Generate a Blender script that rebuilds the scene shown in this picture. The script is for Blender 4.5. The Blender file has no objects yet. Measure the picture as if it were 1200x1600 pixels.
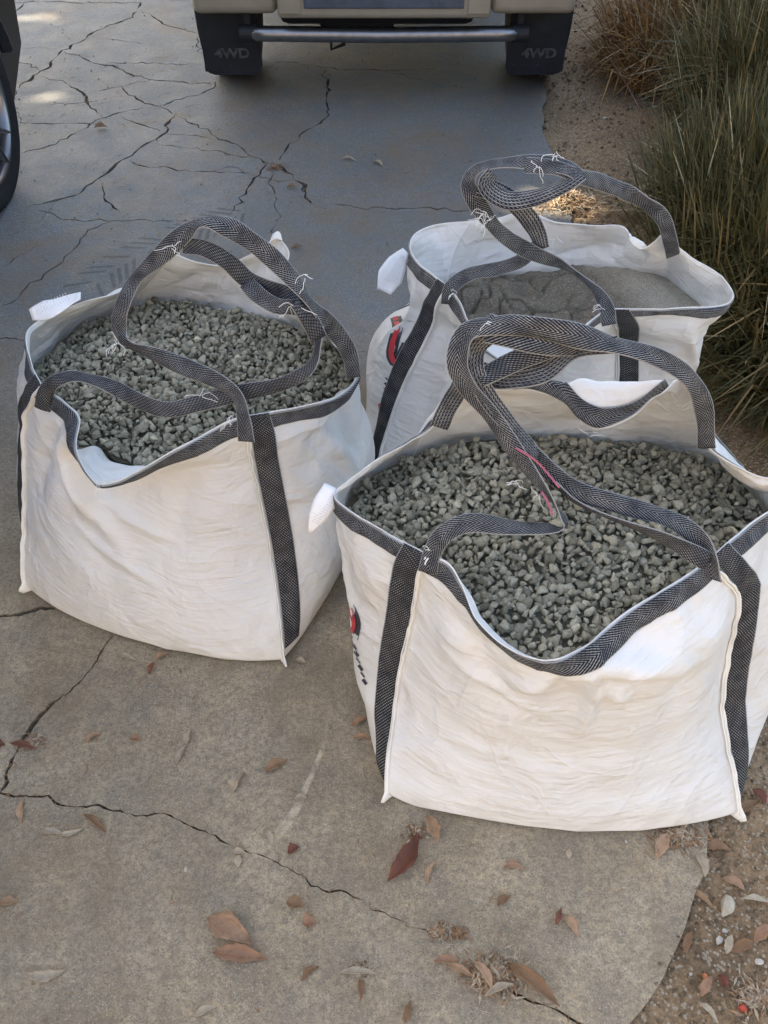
import bpy, bmesh, math, random
import numpy as np
from mathutils import Vector, Matrix
from mathutils.geometry import delaunay_2d_cdt
random.seed(7); RNG = np.random.default_rng(11)
SC = bpy.context.scene; COL = SC.collection
PI = math.pi
# ------------------------------------------------------------------ camera
CH, CP, CF = 1.62, math.radians(50), 1250.0        # height, pitch below horizontal, focal length in photo pixels
cam = bpy.data.objects.new('camera', bpy.data.cameras.new('camera')); COL.objects.link(cam)
cam.location = (0, 0, CH); cam.rotation_euler = (PI/2 - CP, 0, 0)
cam.data.sensor_fit = 'VERTICAL'; cam.data.sensor_height = 32.0; cam.data.lens = CF/1600*32.0
cam.data.clip_start = .02; cam.data.clip_end = 300
SC.camera = cam
# ------------------------------------------------------------------ world, sun, exposure
SUN_AZ, SUN_EL = math.radians(302), math.radians(46)   # azimuth clockwise from +Y: ahead and to the left
SDIR = Vector((math.sin(SUN_AZ)*math.cos(SUN_EL), math.cos(SUN_AZ)*math.cos(SUN_EL), math.sin(SUN_EL)))
wld = bpy.data.worlds.new('World'); SC.world = wld; wld.use_nodes = True
wn = wld.node_tree.nodes; bgn = wn['Background']
sky = wn.new('ShaderNodeTexSky'); sky.sky_type = 'NISHITA'; sky.sun_disc = False
sky.sun_elevation = SUN_EL; sky.sun_rotation = SUN_AZ; sky.dust_density = 2.0; sky.air_density = 1.0
wld.node_tree.links.new(sky.outputs[0], bgn.inputs[0]); bgn.inputs[1].default_value = .15
sl = bpy.data.lights.new('sun', 'SUN'); sl.energy = 4.5; sl.angle = math.radians(.53); sl.color = (1, .93, .82)
so = bpy.data.objects.new('sun', sl); COL.objects.link(so); so.rotation_euler = SDIR.to_track_quat('Z', 'Y').to_euler()
vs = SC.view_settings; vs.view_transform = 'Standard'; vs.look = 'None'; vs.gamma = 1; vs.use_curve_mapping = False
vs.exposure = 2.12
vs.use_white_balance = True; vs.white_balance_temperature = 8000; vs.white_balance_tint = 10
# ------------------------------------------------------------------ basic helpers
def P(px, py, Z=0.):
    """world point that stands at height Z on the line of sight through a photo pixel"""
    x = (px-600)/CF; y = -(py-800)/CF
    d = np.array([x, math.cos(CP)+y*math.sin(CP), -math.sin(CP)+y*math.cos(CP)])
    return np.array([0, 0, CH]) + d*(Z-CH)/d[2]
def tag(o, label=None, cat=None, group=None, kind=None):
    if label: o['label'] = label
    if cat: o['category'] = cat
    if group: o['group'] = group
    if kind: o['kind'] = kind
    return o
def empty(name, loc, label, cat, group=None, rz=0):
    o = bpy.data.objects.new(name, None); COL.objects.link(o); o.location = loc; o.rotation_euler = (0, 0, rz)
    o.empty_display_size = .1
    return tag(o, label, cat, group)
def link(name, me, mat=None, parent=None, smooth=False):
    if isinstance(me, bmesh.types.BMesh):
        b = me; me = bpy.data.meshes.new(name); b.normal_update(); b.to_mesh(me); b.free()
    o = bpy.data.objects.new(name, me); COL.objects.link(o)
    if mat is not None:
        for m in (mat if isinstance(mat, (list, tuple)) else [mat]): me.materials.append(m)
    if parent is not None:
        o.parent = parent
        o.matrix_parent_inverse = Matrix.LocRotScale(parent.location, parent.rotation_euler, parent.scale).inverted() if parent.type == 'EMPTY' else Matrix()
    if smooth: me.polygons.foreach_set('use_smooth', [True]*len(me.polygons))
    return o
def mesh_np(name, V, F, uv=None):
    me = bpy.data.meshes.new(name)
    V = np.asarray(V, dtype=np.float32); F = np.asarray(F, dtype=np.int32)
    n, k = F.shape
    me.vertices.add(len(V)); me.vertices.foreach_set('co', V.ravel())
    me.loops.add(n*k); me.loops.foreach_set('vertex_index', F.ravel())
    me.polygons.add(n); me.polygons.foreach_set('loop_start', np.arange(0, n*k, k, dtype=np.int32))
    me.polygons.foreach_set('loop_total', np.full(n, k, dtype=np.int32))
    me.update(calc_edges=True)
    if uv is not None:
        l = me.uv_layers.new(name='UVMap'); l.data.foreach_set('uv', np.asarray(uv, dtype=np.float32)[F.ravel()].ravel())
    me.validate(); return me
def grid_faces(nu, nv, closed=False):
    a = np.arange(nu if closed else nu-1)[:, None]; b = np.arange(nv-1)[None, :]; a2 = (a+1) % nu
    return np.stack([a*nv+b, a2*nv+b, a2*nv+b+1, a*nv+b+1], -1).reshape(-1, 4)
def hsh(i, j, k, s):
    n = (i*374761393 + j*668265263 + k*2147483647 + s*974634777) & 0x7fffffff
    n = (n ^ (n >> 13))*1274126177 & 0x7fffffff
    return ((n ^ (n >> 16)) & 0xffff)/65535.0*2-1
def noise(p, scale=1., seed=0):
    """smooth value noise in [-1,1] on an (n,3) array"""
    q = np.asarray(p, dtype=float)*scale; i = np.floor(q).astype(np.int64); f = q-i; f = f*f*(3-2*f); r = 0
    for a in (0, 1):
        for b in (0, 1):
            for c in (0, 1):
                w = (f[..., 0] if a else 1-f[..., 0])*(f[..., 1] if b else 1-f[..., 1])*(f[..., 2] if c else 1-f[..., 2])
                r = r+w*hsh(i[..., 0]+a, i[..., 1]+b, i[..., 2]+c, seed)
    return r
def catmull(pts, n, per_seg=True):
    """centripetal-like resample of a polyline to n points, equal arc steps"""
    pts = np.asarray(pts, float); e = np.vstack([2*pts[0]-pts[1], pts, 2*pts[-1]-pts[-2]]); out = []
    for i in range(1, len(e)-2):
        p0, p1, p2, p3 = e[i-1:i+3]
        for t in np.linspace(0, 1, 16, endpoint=False):
            out.append(.5*((2*p1)+(-p0+p2)*t+(2*p0-5*p1+4*p2-p3)*t*t+(-p0+3*p1-3*p2+p3)*t**3))
    out.append(e[-2]); out = np.array(out)
    s = np.r_[0, np.cumsum(np.linalg.norm(np.diff(out[:, :3], axis=0), axis=1))]
    return np.stack([np.interp(np.linspace(0, s[-1], n), s, out[:, k]) for k in range(out.shape[1])], 1)
def bx(bm, lo, hi, bevel=0, seg=2):
    c = [(a+b)/2 for a, b in zip(lo, hi)]; s = [b-a for a, b in zip(lo, hi)]
    r = bmesh.ops.create_cube(bm, size=1, matrix=Matrix.Translation(c) @ Matrix.Diagonal((*s, 1)))
    if bevel:
        es = list({e for v in r['verts'] for e in v.link_edges})
        bmesh.ops.bevel(bm, geom=es, offset=bevel, segments=seg, affect='EDGES', profile=.5)
def tube(bm, pts, r, n=10, cap=True):
    pts = [Vector(p) for p in pts]; rings = []
    rr = r if isinstance(r, (list, tuple)) else [r]*len(pts); up = None
    for i, p in enumerate(pts):
        t = (pts[min(i+1, len(pts)-1)]-pts[max(i-1, 0)]).normalized()
        if up is None: up = t.orthogonal()
        up = (up - t*up.dot(t)).normalized(); s = t.cross(up)
        rings.append([bm.verts.new(p+rr[i]*(math.cos(2*PI*k/n)*up+math.sin(2*PI*k/n)*s)) for k in range(n)])
    for a, b in zip(rings, rings[1:]):
        for k in range(n): bm.faces.new((a[k], a[(k+1) % n], b[(k+1) % n], b[k]))
    if cap: bm.faces.new(rings[0][::-1]); bm.faces.new(rings[-1])
def lathe_x(bm, prof, cy, cz, n=48):
    """revolve (x, r) profile about an axis parallel to X"""
    rings = [[bm.verts.new((x, cy+r*math.cos(2*PI*k/n), cz+r*math.sin(2*PI*k/n))) for k in range(n)] for x, r in prof]
    for a, b in zip(rings, rings[1:]):
        for k in range(n): bm.faces.new((a[k], a[(k+1) % n], b[(k+1) % n], b[k]))
# ------------------------------------------------------------------ materials
class NT:
    def __init__(s, name, rough=.6, spec=.5, metal=0):
        s.m = bpy.data.materials.new(name); s.m.use_nodes = True; s.t = s.m.node_tree; s.b = s.t.nodes['Principled BSDF']
        s.b.inputs['Roughness'].default_value = rough; s.b.inputs['Specular IOR Level'].default_value = spec
        s.b.inputs['Metallic'].default_value = metal; s.bumpn = None
    def n(s, ty, **k):
        o = s.t.nodes.new('ShaderNode'+ty)
        for a, v in k.items():
            if a.startswith('i_'): s.put(o.inputs[a[2:].replace('_', ' ')], v)
            else: setattr(o, a, v)
        return o
    def put(s, sock, v):
        if isinstance(v, bpy.types.NodeSocket): s.t.links.new(v, sock)
        elif isinstance(v, (tuple, list)) and len(v) == 3 and sock.type == 'RGBA': sock.default_value = (*v, 1)
        else: sock.default_value = v
    def math(s, op, a, b=0., c=0.):
        o = s.t.nodes.new('ShaderNodeMath'); o.operation = op
        s.put(o.inputs[0], a); s.put(o.inputs[1], b); s.put(o.inputs[2], c); return o.outputs[0]
    def mix(s, f, a, b, mode='MIX'):
        o = s.t.nodes.new('ShaderNodeMix'); o.data_type = 'RGBA'; o.blend_type = mode
        s.put(o.inputs[0], f); s.put(o.inputs[6], a); s.put(o.inputs[7], b); return o.outputs[2]
    def ramp(s, f, stops):
        o = s.t.nodes.new('ShaderNodeValToRGB'); s.put(o.inputs[0], f); e = o.color_ramp.elements
        while len(e) < len(stops): e.new(.5)
        for q, (p, c) in zip(e, stops): q.position = p; q.color = (c, c, c, 1) if isinstance(c, (int, float)) else (*c, 1)
        return o.outputs[0]
    def co(s, out='Object', scale=(1, 1, 1)):
        c = s.n('TexCoord'); m = s.n('Mapping'); s.t.links.new(c.outputs[out], m.inputs[0]); m.inputs['Scale'].default_value = scale
        return m.outputs[0]
    def noise(s, vec, scale, detail=4, rough=.55, dist=0):
        o = s.n('TexNoise'); s.put(o.inputs['Vector'], vec); o.inputs['Scale'].default_value = scale
        o.inputs['Detail'].default_value = detail; o.inputs['Roughness'].default_value = rough; o.inputs['Distortion'].default_value = dist
        return o.outputs[0]
    def vor(s, vec, scale, out='Distance', feature='F1'):
        o = s.n('TexVoronoi', feature=feature); s.put(o.inputs['Vector'], vec); o.inputs['Scale'].default_value = scale; return o.outputs[out]
    def bump(s, h, strength=.5, dist=.002):
        o = s.n('Bump'); s.put(o.inputs['Height'], h); o.inputs['Strength'].default_value = strength; o.inputs['Distance'].default_value = dist
        if s.bumpn: s.t.links.new(s.bumpn.outputs[0], o.inputs['Normal'])
        s.bumpn = o; s.t.links.new(o.outputs[0], s.b.inputs['Normal'])
    def color(s, c): s.put(s.b.inputs['Base Color'], c); return s
    def rough(s, c): s.put(s.b.inputs['Roughness'], c)
def simple(name, col, rough=.6, spec=.5, metal=0, var=.15, sc=8, bump=0, bsc=60):
    m = NT(name, rough, spec, metal); v = m.co(); f = m.noise(v, sc, 5)
    m.color(m.mix(m.ramp(f, [(.3, 0), (.7, 1)]), tuple(c*(1-var) for c in col), tuple(min(1, c*(1+var)) for c in col)))
    if bump: m.bump(m.noise(v, bsc, 4), bump, .001)
    return m.m
def mat_concrete(name, mul=1., tint=(1, 1, 1), fade=None):
    m = NT(name, .8, .35); v = m.co()
    big = m.noise(v, 1.3, 5, .6, .4); med = m.noise(v, 7, 6, .65); fine = m.noise(v, 90, 3, .7)
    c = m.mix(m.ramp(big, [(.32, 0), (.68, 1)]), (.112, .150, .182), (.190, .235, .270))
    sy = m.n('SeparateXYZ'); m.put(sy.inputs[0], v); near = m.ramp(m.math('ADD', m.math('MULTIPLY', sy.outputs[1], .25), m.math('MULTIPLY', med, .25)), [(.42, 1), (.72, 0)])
    c = m.mix(m.math('MULTIPLY', near, .85), c, m.mix(m.ramp(m.noise(v, 5, 6, .65), [(.35, 0), (.65, 1)]), (.42, .295, .155), (.68, .53, .335)))  # sandy dust near; warm bounce and blue sky tint also painted in by distance
    c = m.mix(m.ramp(med, [(.35, .55), (.62, 0)]), c, (.20, .175, .14))
    c = m.mix(m.ramp(fine, [(.35, .6), (.6, 0)]), c, (.155, .13, .095))
    # exposed light aggregate and dark specks
    cell = m.vor(v, 330); wnz = m.n('TexWhiteNoise'); pos = m.vor(v, 330, 'Position'); m.put(wnz.inputs[0], pos)
    pale = m.math('MULTIPLY', m.math('LESS_THAN', cell, .42), m.math('GREATER_THAN', wnz.outputs[0], .84))
    dark = m.math('MULTIPLY', m.math('LESS_THAN', cell, .45), m.math('LESS_THAN', wnz.outputs[0], .13))
    patch = m.ramp(m.noise(v, 3.1, 4), [(.35, .25), (.6, .8)])
    c = m.mix(m.math('MULTIPLY', pale, patch), c, (.50, .465, .40)); c = m.mix(m.math('MULTIPLY', dark, .55), c, (.09, .08, .07)); c = m.mix(m.ramp(m.noise(v, 260, 3, .8), [(.40, .45), (.56, 0)]), c, (.13, .115, .09)); c = m.mix(m.ramp(m.noise(v, 33, 6, .8), [(.38, .40), (.52, 0)]), c, (.15, .125, .095))
    # brown organic stains
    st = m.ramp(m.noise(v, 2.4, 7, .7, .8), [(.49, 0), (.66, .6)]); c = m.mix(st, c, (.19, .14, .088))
    if fade is not None:
        a = m.n('Attribute', attribute_name='fade').outputs['Fac']
        k = m.math('MULTIPLY', a, m.ramp(m.noise(v, 60, 3), [(.35, .1), (.6, 1)])); c = m.mix(k, c, fade)
    c = m.mix(1., c, tuple(mul*t for t in tint), 'MULTIPLY')
    m.color(c); m.rough(m.ramp(med, [(.3, .5), (.7, .72)]))
    m.bump(m.noise(v, 14, 6, .65), .5, .008); m.bump(fine, .8, .003); m.bump(cell, .35, .0015)
    return m.m
def mat_soil():
    m = NT('soil', .95, .2); v = m.co()
    c = m.mix(m.ramp(m.noise(v, 2.5, 5), [(.35, 0), (.65, 1)]), (.22, .145, .085), (.41, .28, .165))
    c = m.mix(m.ramp(m.noise(v, 60, 5, .75), [(.35, .7), (.6, 0)]), c, (.06, .045, .03))
    cell = m.vor(v, 160); w = m.n('TexWhiteNoise'); m.put(w.inputs[0], m.vor(v, 160, 'Position'))
    c = m.mix(m.math('MULTIPLY', m.math('LESS_THAN', cell, .5), m.math('GREATER_THAN', w.outputs[0], .72)), c, (.36, .30, .22))
    m.color(c); m.bump(m.noise(v, 30, 6, .7), .8, .012); m.bump(cell, .8, .004); return m.m
def mat_fabric():
    m = NT('woven_polypropylene', .5, .4); v = m.co()
    us = m.n('Mapping'); m.t.links.new(m.n('TexCoord').outputs['UV'], us.inputs[0]); us.inputs['Scale'].default_value = (6, 80, 1)
    c = m.mix(m.ramp(m.noise(v, 5, 5), [(.35, 0), (.7, 1)]), (.86, .865, .86), (.78, .78, .765))
    st = m.ramp(m.noise(v, 3.3, 7, .7, 1.2), [(.54, 0), (.72, .5)]); c = m.mix(st, c, (.62, .56, .46)); vl = m.noise(us.outputs[0], .8, 5, .7, .5); c = m.mix(m.ramp(vl, [(.58, 0), (.75, .10)]), c, (.55, .52, .47))
    st2 = m.ramp(m.noise(v, 11, 6, .75, .5), [(.66, 0), (.78, .3)]); c = m.mix(st2, c, (.42, .39, .36))
    m.color(c)
    ridge = lambda x: m.math('POWER', m.math('SUBTRACT', 1., m.math('MULTIPLY', m.math('ABSOLUTE', m.math('SUBTRACT', x, .5)), 2.)), 6.)
    m.bump(m.noise(us.outputs[0], 1.0, 3, .5, .5), .6, .005)
    m.bump(m.noise(v, 8, 3, .5, .8), 1., .018); m.bump(ridge(m.noise(v, 3.5, 3, .5, 1.4)), .35, .010)
    m.bump(m.noise(us.outputs[0], 2.3, 4, .6), .35, .0025); m.bump(m.noise(v, 30, 3, .6), .35, .003)
    sp = m.n('SeparateXYZ'); m.t.links.new(m.n('TexCoord').outputs['UV'], sp.inputs[0])
    wx = m.math('SINE', m.math('MULTIPLY', sp.outputs[0], 2*PI/.0032)); wy = m.math('SINE', m.math('MULTIPLY', sp.outputs[1], 2*PI/.0032))
    m.bump(m.math('MULTIPLY', wx, wy), .25, .0006)
    tr = m.n('BsdfTranslucent'); m.put(tr.inputs[0], (.82, .79, .70)); mx = m.n('MixShader'); mx.inputs[0].default_value = .17
    out = m.t.nodes['Material Output']; m.t.links.new(m.b.outputs[0], mx.inputs[1]); m.t.links.new(tr.outputs[0], mx.inputs[2]); m.t.links.new(mx.outputs[0], out.inputs[0])
    return m.m
def mat_web(name, herring=True, lines=()):
    """black webbing with white flecks; UV x = metres along, y = 0..1 across"""
    m = NT(name, .75, .2); sp = m.n('SeparateXYZ'); m.t.links.new(m.n('TexCoord').outputs['UV'], sp.inputs[0])
    u, v = sp.outputs[0], sp.outputs[1]; wid = .044
    vm = m.math('MULTIPLY', v, wid)
    a = m.math('ABSOLUTE', m.math('SUBTRACT', vm, wid/2)) if herring else vm
    d = m.math('FRACT', m.math('DIVIDE', m.math('ADD', u, m.math('ADD', m.math('MULTIPLY', a, 1.5), m.math('MULTIPLY', m.noise(m.co(), 70, 2), .004))), .0074))
    stripe = m.math('LESS_THAN', d, .34)
    dash = m.math('LESS_THAN', m.math('FRACT', m.math('DIVIDE', vm, .0034)), .84 if herring else .62)
    k = m.math('MULTIPLY', stripe, dash)
    for c0 in lines:
        k = m.math('MAXIMUM', k, m.math('LESS_THAN', m.math('ABSOLUTE', m.math('SUBTRACT', v, c0)), .022))
    edge = m.math('GREATER_THAN', m.math('ABSOLUTE', m.math('SUBTRACT', v, .5)), .468)
    wear = m.noise(m.co(), 40, 4); k = m.math('MULTIPLY', k, m.ramp(wear, [(.3, .3), (.65, .95)]))
    k = m.math('MAXIMUM', k, m.math('MULTIPLY', edge, .8))
    pale_mix = m.ramp(m.noise(m.co(), 9, 5), [(.4, 0), (.75, .25)])  # dust settled on the webbing
    c = m.mix(k, (.006, .009, .017), (.36, .365, .36)); c = m.mix(m.math('MULTIPLY', pale_mix, .5), c, (.16, .15, .14)); m.color(c)
    m.bump(d, .5, .0012); m.bump(m.math('FRACT', m.math('DIVIDE', vm, .0036)), .4, .0008); return m.m
def mat_stone(name, c1, c2, c3):
    m = NT(name, .78, .35); a = m.n('Attribute', attribute_name='tone').outputs['Fac']; v = m.co()
    c = m.ramp(a, [(0, c1), (.70, c2), (.93, c2), (1, c3)]); c = m.mix(m.ramp(m.noise(v, 240, 4, .7), [(.35, .45), (.65, 0)]), c, tuple(x*.5 for x in c1))
    m.color(c); m.bump(m.noise(v, 300, 3), .4, .0012); return m.m
def mat_sand():
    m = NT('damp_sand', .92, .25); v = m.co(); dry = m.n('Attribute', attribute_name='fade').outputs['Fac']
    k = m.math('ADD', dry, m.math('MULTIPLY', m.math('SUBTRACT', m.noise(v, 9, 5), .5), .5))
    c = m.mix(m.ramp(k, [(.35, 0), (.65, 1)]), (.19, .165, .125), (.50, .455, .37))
    c = m.mix(m.ramp(m.noise(v, 420, 3, .7), [(.36, .65), (.62, 0)]), c, (.07, .062, .05))
    w = m.n('TexWhiteNoise'); m.put(w.inputs[0], m.vor(v, 420, 'Position'))
    c = m.mix(m.math('MULTIPLY', m.math('GREATER_THAN', w.outputs[0], .88), .3), c, (.50, .47, .40)); m.color(c)
    m.bump(m.noise(v, 40, 5, .7), .55, .006); m.bump(m.noise(v, 330, 2), .8, .0025); return m.m
def mat_leaf(name, c1, c2):
    m = NT(name, .6, .35); v = m.co(); r = m.n('ObjectInfo').outputs['Random']
    c = m.mix(r, c1, c2); c = m.mix(m.ramp(m.noise(v, 45, 5, .7, .6), [(.45, 0), (.7, .6)]), c, tuple(x*.4 for x in c1)); m.color(c)
    m.bump(m.noise(m.co('Object', (1, 9, 1)), 40, 3), .5, .002); return m.m
M = {}
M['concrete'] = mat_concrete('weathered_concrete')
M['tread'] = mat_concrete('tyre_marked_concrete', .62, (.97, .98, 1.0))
M['pale_mix'] = mat_concrete('pale_streak_concrete', 1., fade=(.66, .57, .40))
M['soil'] = mat_soil(); M['fabric'] = mat_fabric(); M['sand'] = mat_sand()
M['herring'] = mat_web('herringbone_webbing'); M['twill'] = mat_web('twill_webbing', False)
M['lined'] = mat_web('lined_webbing', False, (.18, .34, .5, .66, .82))
M['thread'] = simple('white_thread', (.80, .80, .77), .8)
M['gravel'] = mat_stone('grey_green_crushed_stone', (.15, .14, .10), (.50, .46, .345), (.70, .62, .45))
M['grit'] = mat_stone('sandy_grit', (.12, .09, .06), (.24, .19, .13), (.55, .50, .42))
M['red'] = simple('red_ink', (.55, .035, .05), .5); M['ink'] = simple('dark_ink', (.035, .035, .045), .5)
M['tagm'] = simple('white_label', (.80, .80, .80), .5)
M['leafbrown'] = mat_leaf('dry_brown_leaf', (.22, .12, .06), (.34, .21, .12))
M['leafpink'] = mat_leaf('dry_pinkish_leaf', (.31, .165, .095), (.42, .27, .165))
M['leaftan'] = mat_leaf('dry_tan_leaf', (.38, .30, .21), (.47, .39, .28))
M['leafred'] = mat_leaf('dark_red_leaf', (.15, .05, .03), (.24, .10, .06))
# ------------------------------------------------------------------ driveway: slab with real cracks
EDGE = [P(*q)[:2] for q in [(975, 1625), (1000, 1580), (1040, 1522), (1072, 1455), (1085, 1400)]]
EDGE = [np.array([.36, -.3]), np.array([.40, .05])] + EDGE + [np.array(q) for q in [(.63, .50), (.68, .75), (.72, 1.1), (.70, 1.6), (.74, 2.1), (.70, 2.6), (.74, 3.1), (.70, 3.5), (.76, 4.0), (.74, 4.6), (.80, 5.4), (.78, 6.6), (.85, 9), (.8, 14)]]
EDGE = catmull(EDGE, 420); EDGE[:, 0] += noise(np.c_[EDGE, EDGE[:, :1]*0], 9, 3)*.012+noise(np.c_[EDGE, EDGE[:, :1]*0], 40, 4)*.004
CR = [([(220,3),(205,25),(150,50),(110,72),(85,90),(65,112),(25,137)],9),([(-40,4),(60,3),(150,5),(220,3)],7),([(220,17),(260,38),(310,52)],6),
 ([(37,5),(20,30),(18,75),(30,95),(65,112)],8),([(65,120),(100,130),(130,145),(140,165),(165,182)],7),([(100,82),(165,102),(235,123),(335,132)],7),
 ([(130,142),(180,136),(235,123)],6),([(190,137),(215,155),(245,165)],8),([(245,165),(300,152),(325,143),(338,128)],7),([(35,242),(120,210),(165,182),(200,173),(245,165)],7),
 ([(35,192),(100,193),(165,192)],5),([(190,183),(225,196),(250,205)],5),([(275,178),(250,210),(200,245),(155,280),(100,310),(40,325)],8),
 ([(245,165),(275,178)],6),([(275,180),(340,215),(410,248)],5),([(410,248),(435,262),(465,285),(482,318),(510,322)],11),([(510,322),(600,325),(680,326),(745,329)],5),
 ([(200,253),(260,262),(400,274),(460,285)],5),([(235,222),(300,232),(400,248)],4),([(245,210),(300,213),(340,216)],4),
 ([(508,105),(511,150),(507,190),(480,205),(455,230),(435,250)],6),([(415,255),(395,285),(360,335)],7),([(155,280),(165,310),(188,335)],7),
 ([(60,330),(105,343),(170,345),(230,343),(300,346)],4),([(170,345),(130,370),(60,440),(0,483),(-30,500)],5),([(165,100),(230,99),(315,100)],5),([(415,98),(460,97),(510,105),(600,110),(680,108)],5),
 ([(-20,524),(40,530)],4),([(556,553),(610,554)],3.5),([(80,165),(110,160),(150,158)],3),([(155,60),(185,62),(230,68)],3),([(330,265),(360,262),(400,274)],3.5),([(425,262),(428,300),(433,345)],3.5),([(30,137),(22,160),(36,195)],4),([(235,123),(280,128),(335,131)],4),([(310,52),(312,80),(330,100)],4),([(0,420),(30,400),(60,385)],3),([(100,310),(60,350)],3),([(600,110),(700,135),(760,140)],3),([(245,0),(330,2)],3),([(35,75),(90,75)],2.5),([(-20,972),(40,957),(72,950),(110,955)],6),
 ([(178,990),(150,1035),(100,1085)],3),([(100,1085),(55,1130),(25,1180),(5,1235),(-20,1262)],6),
 ([(-20,1238),(40,1245),(75,1245),(95,1260),(130,1260),(200,1268),(250,1272),(300,1290),(330,1303),(365,1325)],2.6),
 ([(365,1325),(400,1335),(450,1355),(500,1388),(540,1395),(600,1430),(660,1455),(710,1478)],1.9),([(745,1500),(800,1545),(870,1580),(930,1610)],2.4),([(425,350),(432,370)],4)]
def build_driveway():
    polys = []; kinds = []
    left = [np.array(q) for q in [(-7, 14), (-7, -1)]]
    outline = [EDGE[i] for i in range(len(EDGE))] + left + [np.array((.3, -1.))]
    polys.append(outline); kinds.append(0)
    cracklines = []
    for ci, (pl, wmm) in enumerate(CR):
        g = np.array([P(*q)[:2] for q in pl]); L = np.linalg.norm(np.diff(g, axis=0), axis=1).sum()
        wmm = wmm*(1.6 if g[0][1] < 2 else 1.45); step = .011 if g[0][1] < 2 else .028; n = max(5, int(L/step)); c = catmull(g, n)
        t = np.gradient(c, axis=0); t /= np.linalg.norm(t, axis=1)[:, None]; nn = np.c_[-t[:, 1], t[:, 0]]
        z = np.zeros((n, 1)); j = noise(np.c_[c, z], 14, ci)*.6+noise(np.c_[c, z], 38, ci+5)*.5+RNG.uniform(-.3, .3, n)
        c = c+nn*(j*(.009 if g[0][1] < 2 else .024))[:, None]
        wv = wmm*.001*(.75+.65*noise(np.c_[c, z], 24, ci+9)+.45*RNG.uniform(-1, 1, n)); wv = np.clip(wv, .0006, 1)
        taper = np.minimum(1, np.minimum(np.arange(n), np.arange(n)[::-1])/3+.25); wv = wv*taper
        a = c+nn*wv[:, None]*.5; b = c-nn*wv[:, None]*.5
        for i in range(n-1): polys.append([a[i], b[i], b[i+1], a[i+1]]); kinds.append(1)
        cracklines.append((c, wv))
    # herringbone tyre print
    tr = catmull(np.array([P(*q)[:2] for q in [(95, 500), (150, 440), (230, 390), (330, 350), (440, 308)]]), 30)
    t0_ = 0
    t = np.gradient(tr, axis=0); t /= np.linalg.norm(t, axis=1)[:, None]; nn = np.c_[-t[:, 1], t[:, 0]]
    for i in range(25):
        for sgn in (-1, 1):
            if random.random() < .25: continue
            a0 = tr[i]+nn[i]*sgn*.012; a1 = tr[i]+nn[i]*sgn*.085-t[i]*.06; w = t[i]*.0085
            polys.append([a0-w, a0+w, a1+w, a1-w]); kinds.append(2)
    # pale streak, palest along its middle strip
    sk = np.array([[512,1128],[508,1160],[492,1200],[476,1235],[464,1262],[446,1290],[420,1318],[396,1332]]); skw = [2,4,5,6,8,10,11,7]
    tt = np.gradient(sk.astype(float), axis=0); tt /= np.linalg.norm(tt, axis=1)[:, None]
    for i in range(len(sk)-1):
        for lo, hi in ((-1, -.5), (-.5, .5), (.5, 1)):
            q = []
            for k, m_ in ((i, lo), (i, hi), (i+1, hi), (i+1, lo)):
                q.append(P(sk[k][0]-tt[k][1]*skw[k]*m_, sk[k][1]+tt[k][0]*skw[k]*m_)[:2])
            polys.append(q); kinds.append(3)
    def ccw(p):
        a = sum(p[i][0]*p[(i+1) % len(p)][1]-p[(i+1) % len(p)][0]*p[i][1] for i in range(len(p))); return p if a > 0 else p[::-1]
    polys = [ccw(p) for p in polys]
    V = []; F = []
    for p in polys:
        F.append(list(range(len(V), len(V)+len(p)))); V += [Vector((float(q[0]), float(q[1]))) for q in p]
    # scatter interior points so far triangles stay sane
    vs_, es_, fs_, ov, oe, of = delaunay_2d_cdt(V, [], F, 1, 1e-6)
    bm = bmesh.new(); kk = bm.verts.layers.float.new('fade'); bv = [bm.verts.new((v.x, v.y, 0)) for v in vs_]
    for f, o in zip(fs_, of):
        ks = {kinds[i] for i in o}
        if 1 in ks: continue
        if 0 not in ks: continue
        try: q = bm.faces.new([bv[i] for i in f])
        except ValueError: continue
        q.material_index = 2 if 3 in ks else (1 if 2 in ks else 0)
    # fade 1 on the inner strip of the streak
    sw = [P(*q)[:2] for q in sk]
    for q in bm.verts:
        if any(f.material_index == 2 for f in q.link_faces):
            d = min(np.linalg.norm(np.array(q.co[:2])-s) for s in sw); px = d
            k = min(range(len(sw)), key=lambda i: np.linalg.norm(np.array(q.co[:2])-sw[i]))
            q[kk] = (.55 if d < skw[k]*.0011*.75 else 0.)*(1 if 0 < k < len(sw)-2 else .35)
    be = [e for e in bm.edges if len(e.link_faces) == 1]
    r = bmesh.ops.extrude_edge_only(bm, edges=be)
    for v in r['geom']:
        if isinstance(v, bmesh.types.BMVert): v.co.z = -.035
    for v in [v for v in bm.verts if not v.link_faces]: bm.verts.remove(v)
    o = link('driveway', bm, [M['concrete'], M['tread'], M['pale_mix']]); tag(o, kind='structure')
    return cracklines
CRACKS = build_driveway()
EDX = lambda y: np.interp(y, EDGE[:, 1], EDGE[:, 0])
def soil_z(x, y):
    d = x-EDX(y); q = np.stack([x, y, x*0], -1)
    return -.016+.016*np.clip(d/.3, 0, 1)+np.where(d > 0, 1, 0)*np.clip(d/.05, 0, 1)*(.006*noise(q, 6, 1)+.003*noise(q, 22, 2)) - np.where(d < 0, .002, 0)
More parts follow.
